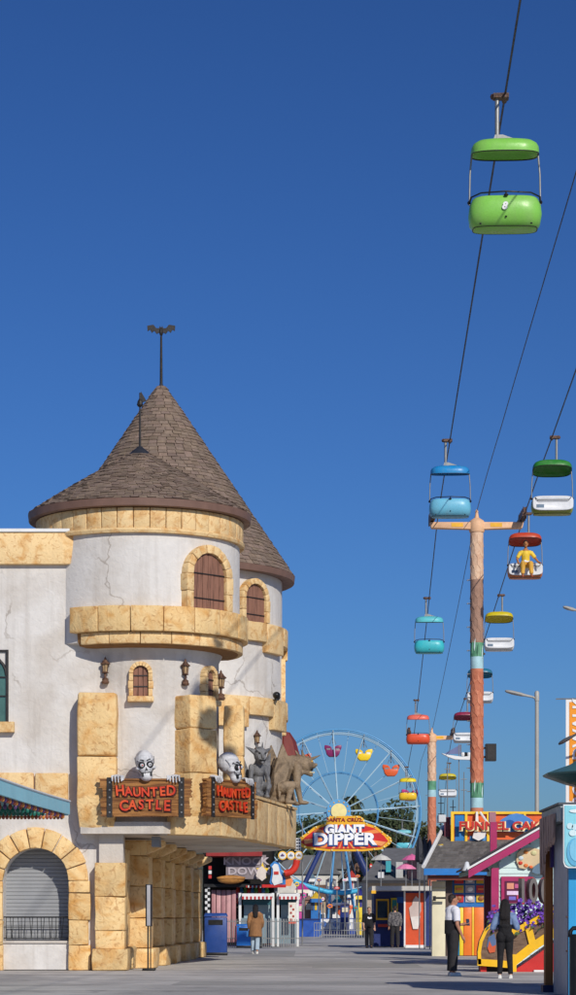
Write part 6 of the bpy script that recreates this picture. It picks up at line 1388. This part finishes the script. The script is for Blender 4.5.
# woman seen from behind, long hair, denim jacket
aL_ = ((.18, .01, 1.39), (.27, .0, 1.13), (.15, -.24, 1.16), (.08, -.30, 1.22)); aR_ = ((-.18, .01, 1.39), (-.27, .0, 1.13), (-.15, -.24, 1.16), (-.08, -.30, 1.22))
l1 = ((.09, .02, .93), (.10, -.02, .50), (.115, .03, .09)); l2 = ((-.09, .02, .93), (-.10, .0, .50), (-.125, .05, .09))
r_, T = person(505, 49.6, 1.63, R(176), 'woman with long black hair, denim jacket and black leggings facing the purple flowers', SKIN1, [
    ('body', base_body(aL_, aR_, l1, l2), SKIN1, .0105),
    ('jacket', [('c', (-.13, .01, 1.39), (.13, .01, 1.39), .098, .098), ('t', (0, .01, 1.16), (0, .0, 1.42), .15, .14), ('t', (-.16, .01, 1.41), (-.27, .0, 1.13), .085, .07), ('e', (-.27, 0, 1.13), (.07,) * 3), ('t', (-.27, .0, 1.13), (-.17, -.20, 1.16), .07, .055), ('t', (.16, .01, 1.41), (.27, .0, 1.13), .085, .07), ('e', (.27, 0, 1.13), (.07,) * 3), ('t', (.27, .0, 1.13), (.17, -.20, 1.16), .07, .055)], DEN, .012),
    ('top', [('t', (0, .015, .95), (0, .01, 1.20), .155, .155), ('e', (0, .14, 1.17), (.11, .05, .06))], BLK, .012),
    ('leggings', [('e', (-.085, .06, .93), (.115, .125, .14)), ('e', (.085, .06, .93), (.115, .125, .14))] + legs(l1, l2, (.108, .072, .056), .02), BLK, .012), ('shoe', shoe(l1), SHW, .010), ('shoe', shoe(l2), SHW, .010),
    ('hair', [('e', (0, .015, 1.67), (.098, .108, .10)), ('c', (0, .07, 1.64), (.015, .12, 1.38), .10, .115), ('c', (-.06, .10, 1.5), (-.09, .125, 1.20), .06, .03), ('c', (.06, .10, 1.5), (.10, .125, 1.17), .06, .028), ('c', (-.03, .12, 1.45), (-.045, .15, 1.10), .06, .02), ('c', (.03, .12, 1.45), (.045, .152, 1.08), .06, .018), ('c', (.0, .12, 1.45), (.0, .155, 1.13), .06, .02), ('c', (-.07, .02, 1.62), (-.105, .06, 1.38), .05, .03), ('c', (.07, .02, 1.62), (.105, .06, 1.36), .05, .03)], mat('hair_black', S(30, 24, 24), .62, .25, 18, .5, 60, stretch=(5, 5, .6)), .010)], None, None)
eyes(r_, T, HD)
# woman in brown coat walking away
aL_ = ((.18, .01, 1.39), (.23, .03, 1.12), (.21, -.06, .88), (.21, -.10, .80)); aR_ = ((-.18, .01, 1.39), (-.23, .0, 1.12), (-.22, -.14, .94), (-.2, -.22, .9))
l1 = ((.085, .02, .93), (.09, -.10, .52), (.08, -.08, .09)); l2 = ((-.085, .02, .93), (-.07, .02, .50), (-.06, .16, .12))
r_, T = person(255.5, 84, 1.72, R(180), 'woman in a long brown coat and pale jeans walking away by the bins', SKIN1, [
    ('body', base_body(aL_, aR_, l1, l2), SKIN1, .0115),
    ('coat', [('c', (-.14, .01, 1.38), (.14, .01, 1.38), .105, .105), ('t', (0, .02, .62), (0, .01, 1.15), .22, .175), ('t', (-.08, .02, .60), (-.05, .01, 1.2), .16, .15), ('t', (.08, .02, .60), (.05, .01, 1.2), .16, .15), ('t', (0, .01, 1.1), (0, .0, 1.43), .17, .14), ('t', (-.18, .01, 1.41), (-.235, .0, 1.1), .088, .078), ('t', (-.235, 0, 1.12), (-.22, -.12, .96), .078, .07), ('t', (.18, .01, 1.41), (.235, .03, 1.1), .088, .078), ('t', (.235, .03, 1.12), (.215, -.05, .90), .078, .07), ('t', (-.19, .02, 1.02), (.19, .02, 1.02), .0, .0)][:-1], COAT, .014),
    ('jeans', legs(l1, l2, (.10, .085, .08), .03), JEAN, .013), ('shoe', shoe(l1), SHW, .012), ('shoe', shoe(l2), SHW, .012),
    ('hair', [('e', (0, .015, 1.67), (.10, .11, .10)), ('c', (0, .07, 1.63), (0, .12, 1.34), .105, .09)], mat('hair_black', S(24, 20, 22), .45, .2, 14), .014)], None, None)
eyes(r_, T, HD)
bgx = T @ Vector((.22, -.08, .70)); hb = thing('handbag', 'small blue bag held by the woman in the brown coat', 'bag', bgx); bev('pouch', MB().box(bgx, (.22, .1, .2)), mat('bag_blue', S(50, 110, 180), .6, .1, 5), hb, .02); MB().tube([bgx + Vector((-.07, 0, .1)), bgx + Vector((-.03, 0, .2)), bgx + Vector((.03, 0, .2)), bgx + Vector((.07, 0, .1))], .01, 5).obj('strap', BLACK, hb)
# couple walking away in the distance
aL_ = ((.20, .01, 1.40), (.25, .03, 1.12), (.24, -.06, .88), (.24, -.10, .78)); aR_ = ((-.20, .01, 1.40), (-.25, .03, 1.12), (-.24, -.06, .88), (-.24, -.10, .78))
def simple(px, d, H, rz, label, top, leg, hair, seed, print_=False):
    o_ = .05 * (1 if seed else -1); l1 = ((.095, .01, .93), (.105, -o_, .50), (.11, -o_ * .6, .09)); l2 = ((-.095, .01, .93), (-.105, o_, .50), (-.11, o_ * 1.6, .09))
    r_, T = person(px, d, H, rz, label, SKIN1, [('body', base_body(aL_, aR_, l1, l2), SKIN1, .012),
        ('shirt', [('c', (-.15, .01, 1.40), (.15, .01, 1.40), .10, .10), ('t', (0, .015, .90), (0, .0, 1.44), .165, .13), ('t', (-.06, .01, .9), (-.06, .01, 1.35), .125, .135), ('t', (.06, .01, .9), (.06, .01, 1.35), .125, .135), ('t', (-.19, .01, 1.42), (-.25, .03, 1.10), .085, .074), ('t', (.19, .01, 1.42), (.25, .03, 1.10), .085, .074)] + ([] if not seed else [('t', (-.25, .03, 1.12), (-.24, -.05, .92), .072, .06), ('t', (.25, .03, 1.12), (.24, -.05, .92), .072, .06)]), top, .013),
        ('trousers', legs(l1, l2, (.11, .09, .082), .03), leg, .013), ('shoe', shoe(l1), SHD, .012), ('shoe', shoe(l2), SHD, .012), ('hair', [('e', (0, .018, 1.685), (.086, .097, .078)), ('e', (0, .06, 1.64), (.076, .05, .085))], hair, .012)], None, None)
    eyes(r_, T, HD)
    if print_: MB().prism([(-.1, 1.28), (-.02, 1.24), (.1, 1.27), (.08, 1.33), (0, 1.31), (-.08, 1.35)], .01, T @ TR((0, -.152, 0))).obj('shirt_print', WHT, r_)
simple(369, 100, 1.70, R(10), 'person in black shirt with white chest print, left of the distant pair', BLK, BLK2, HAIR, 0, True)
simple(395, 101, 1.76, R(-172), 'person in a grey plaid shirt, right of the distant pair', PLAID, BLK2, HAIR, 1)
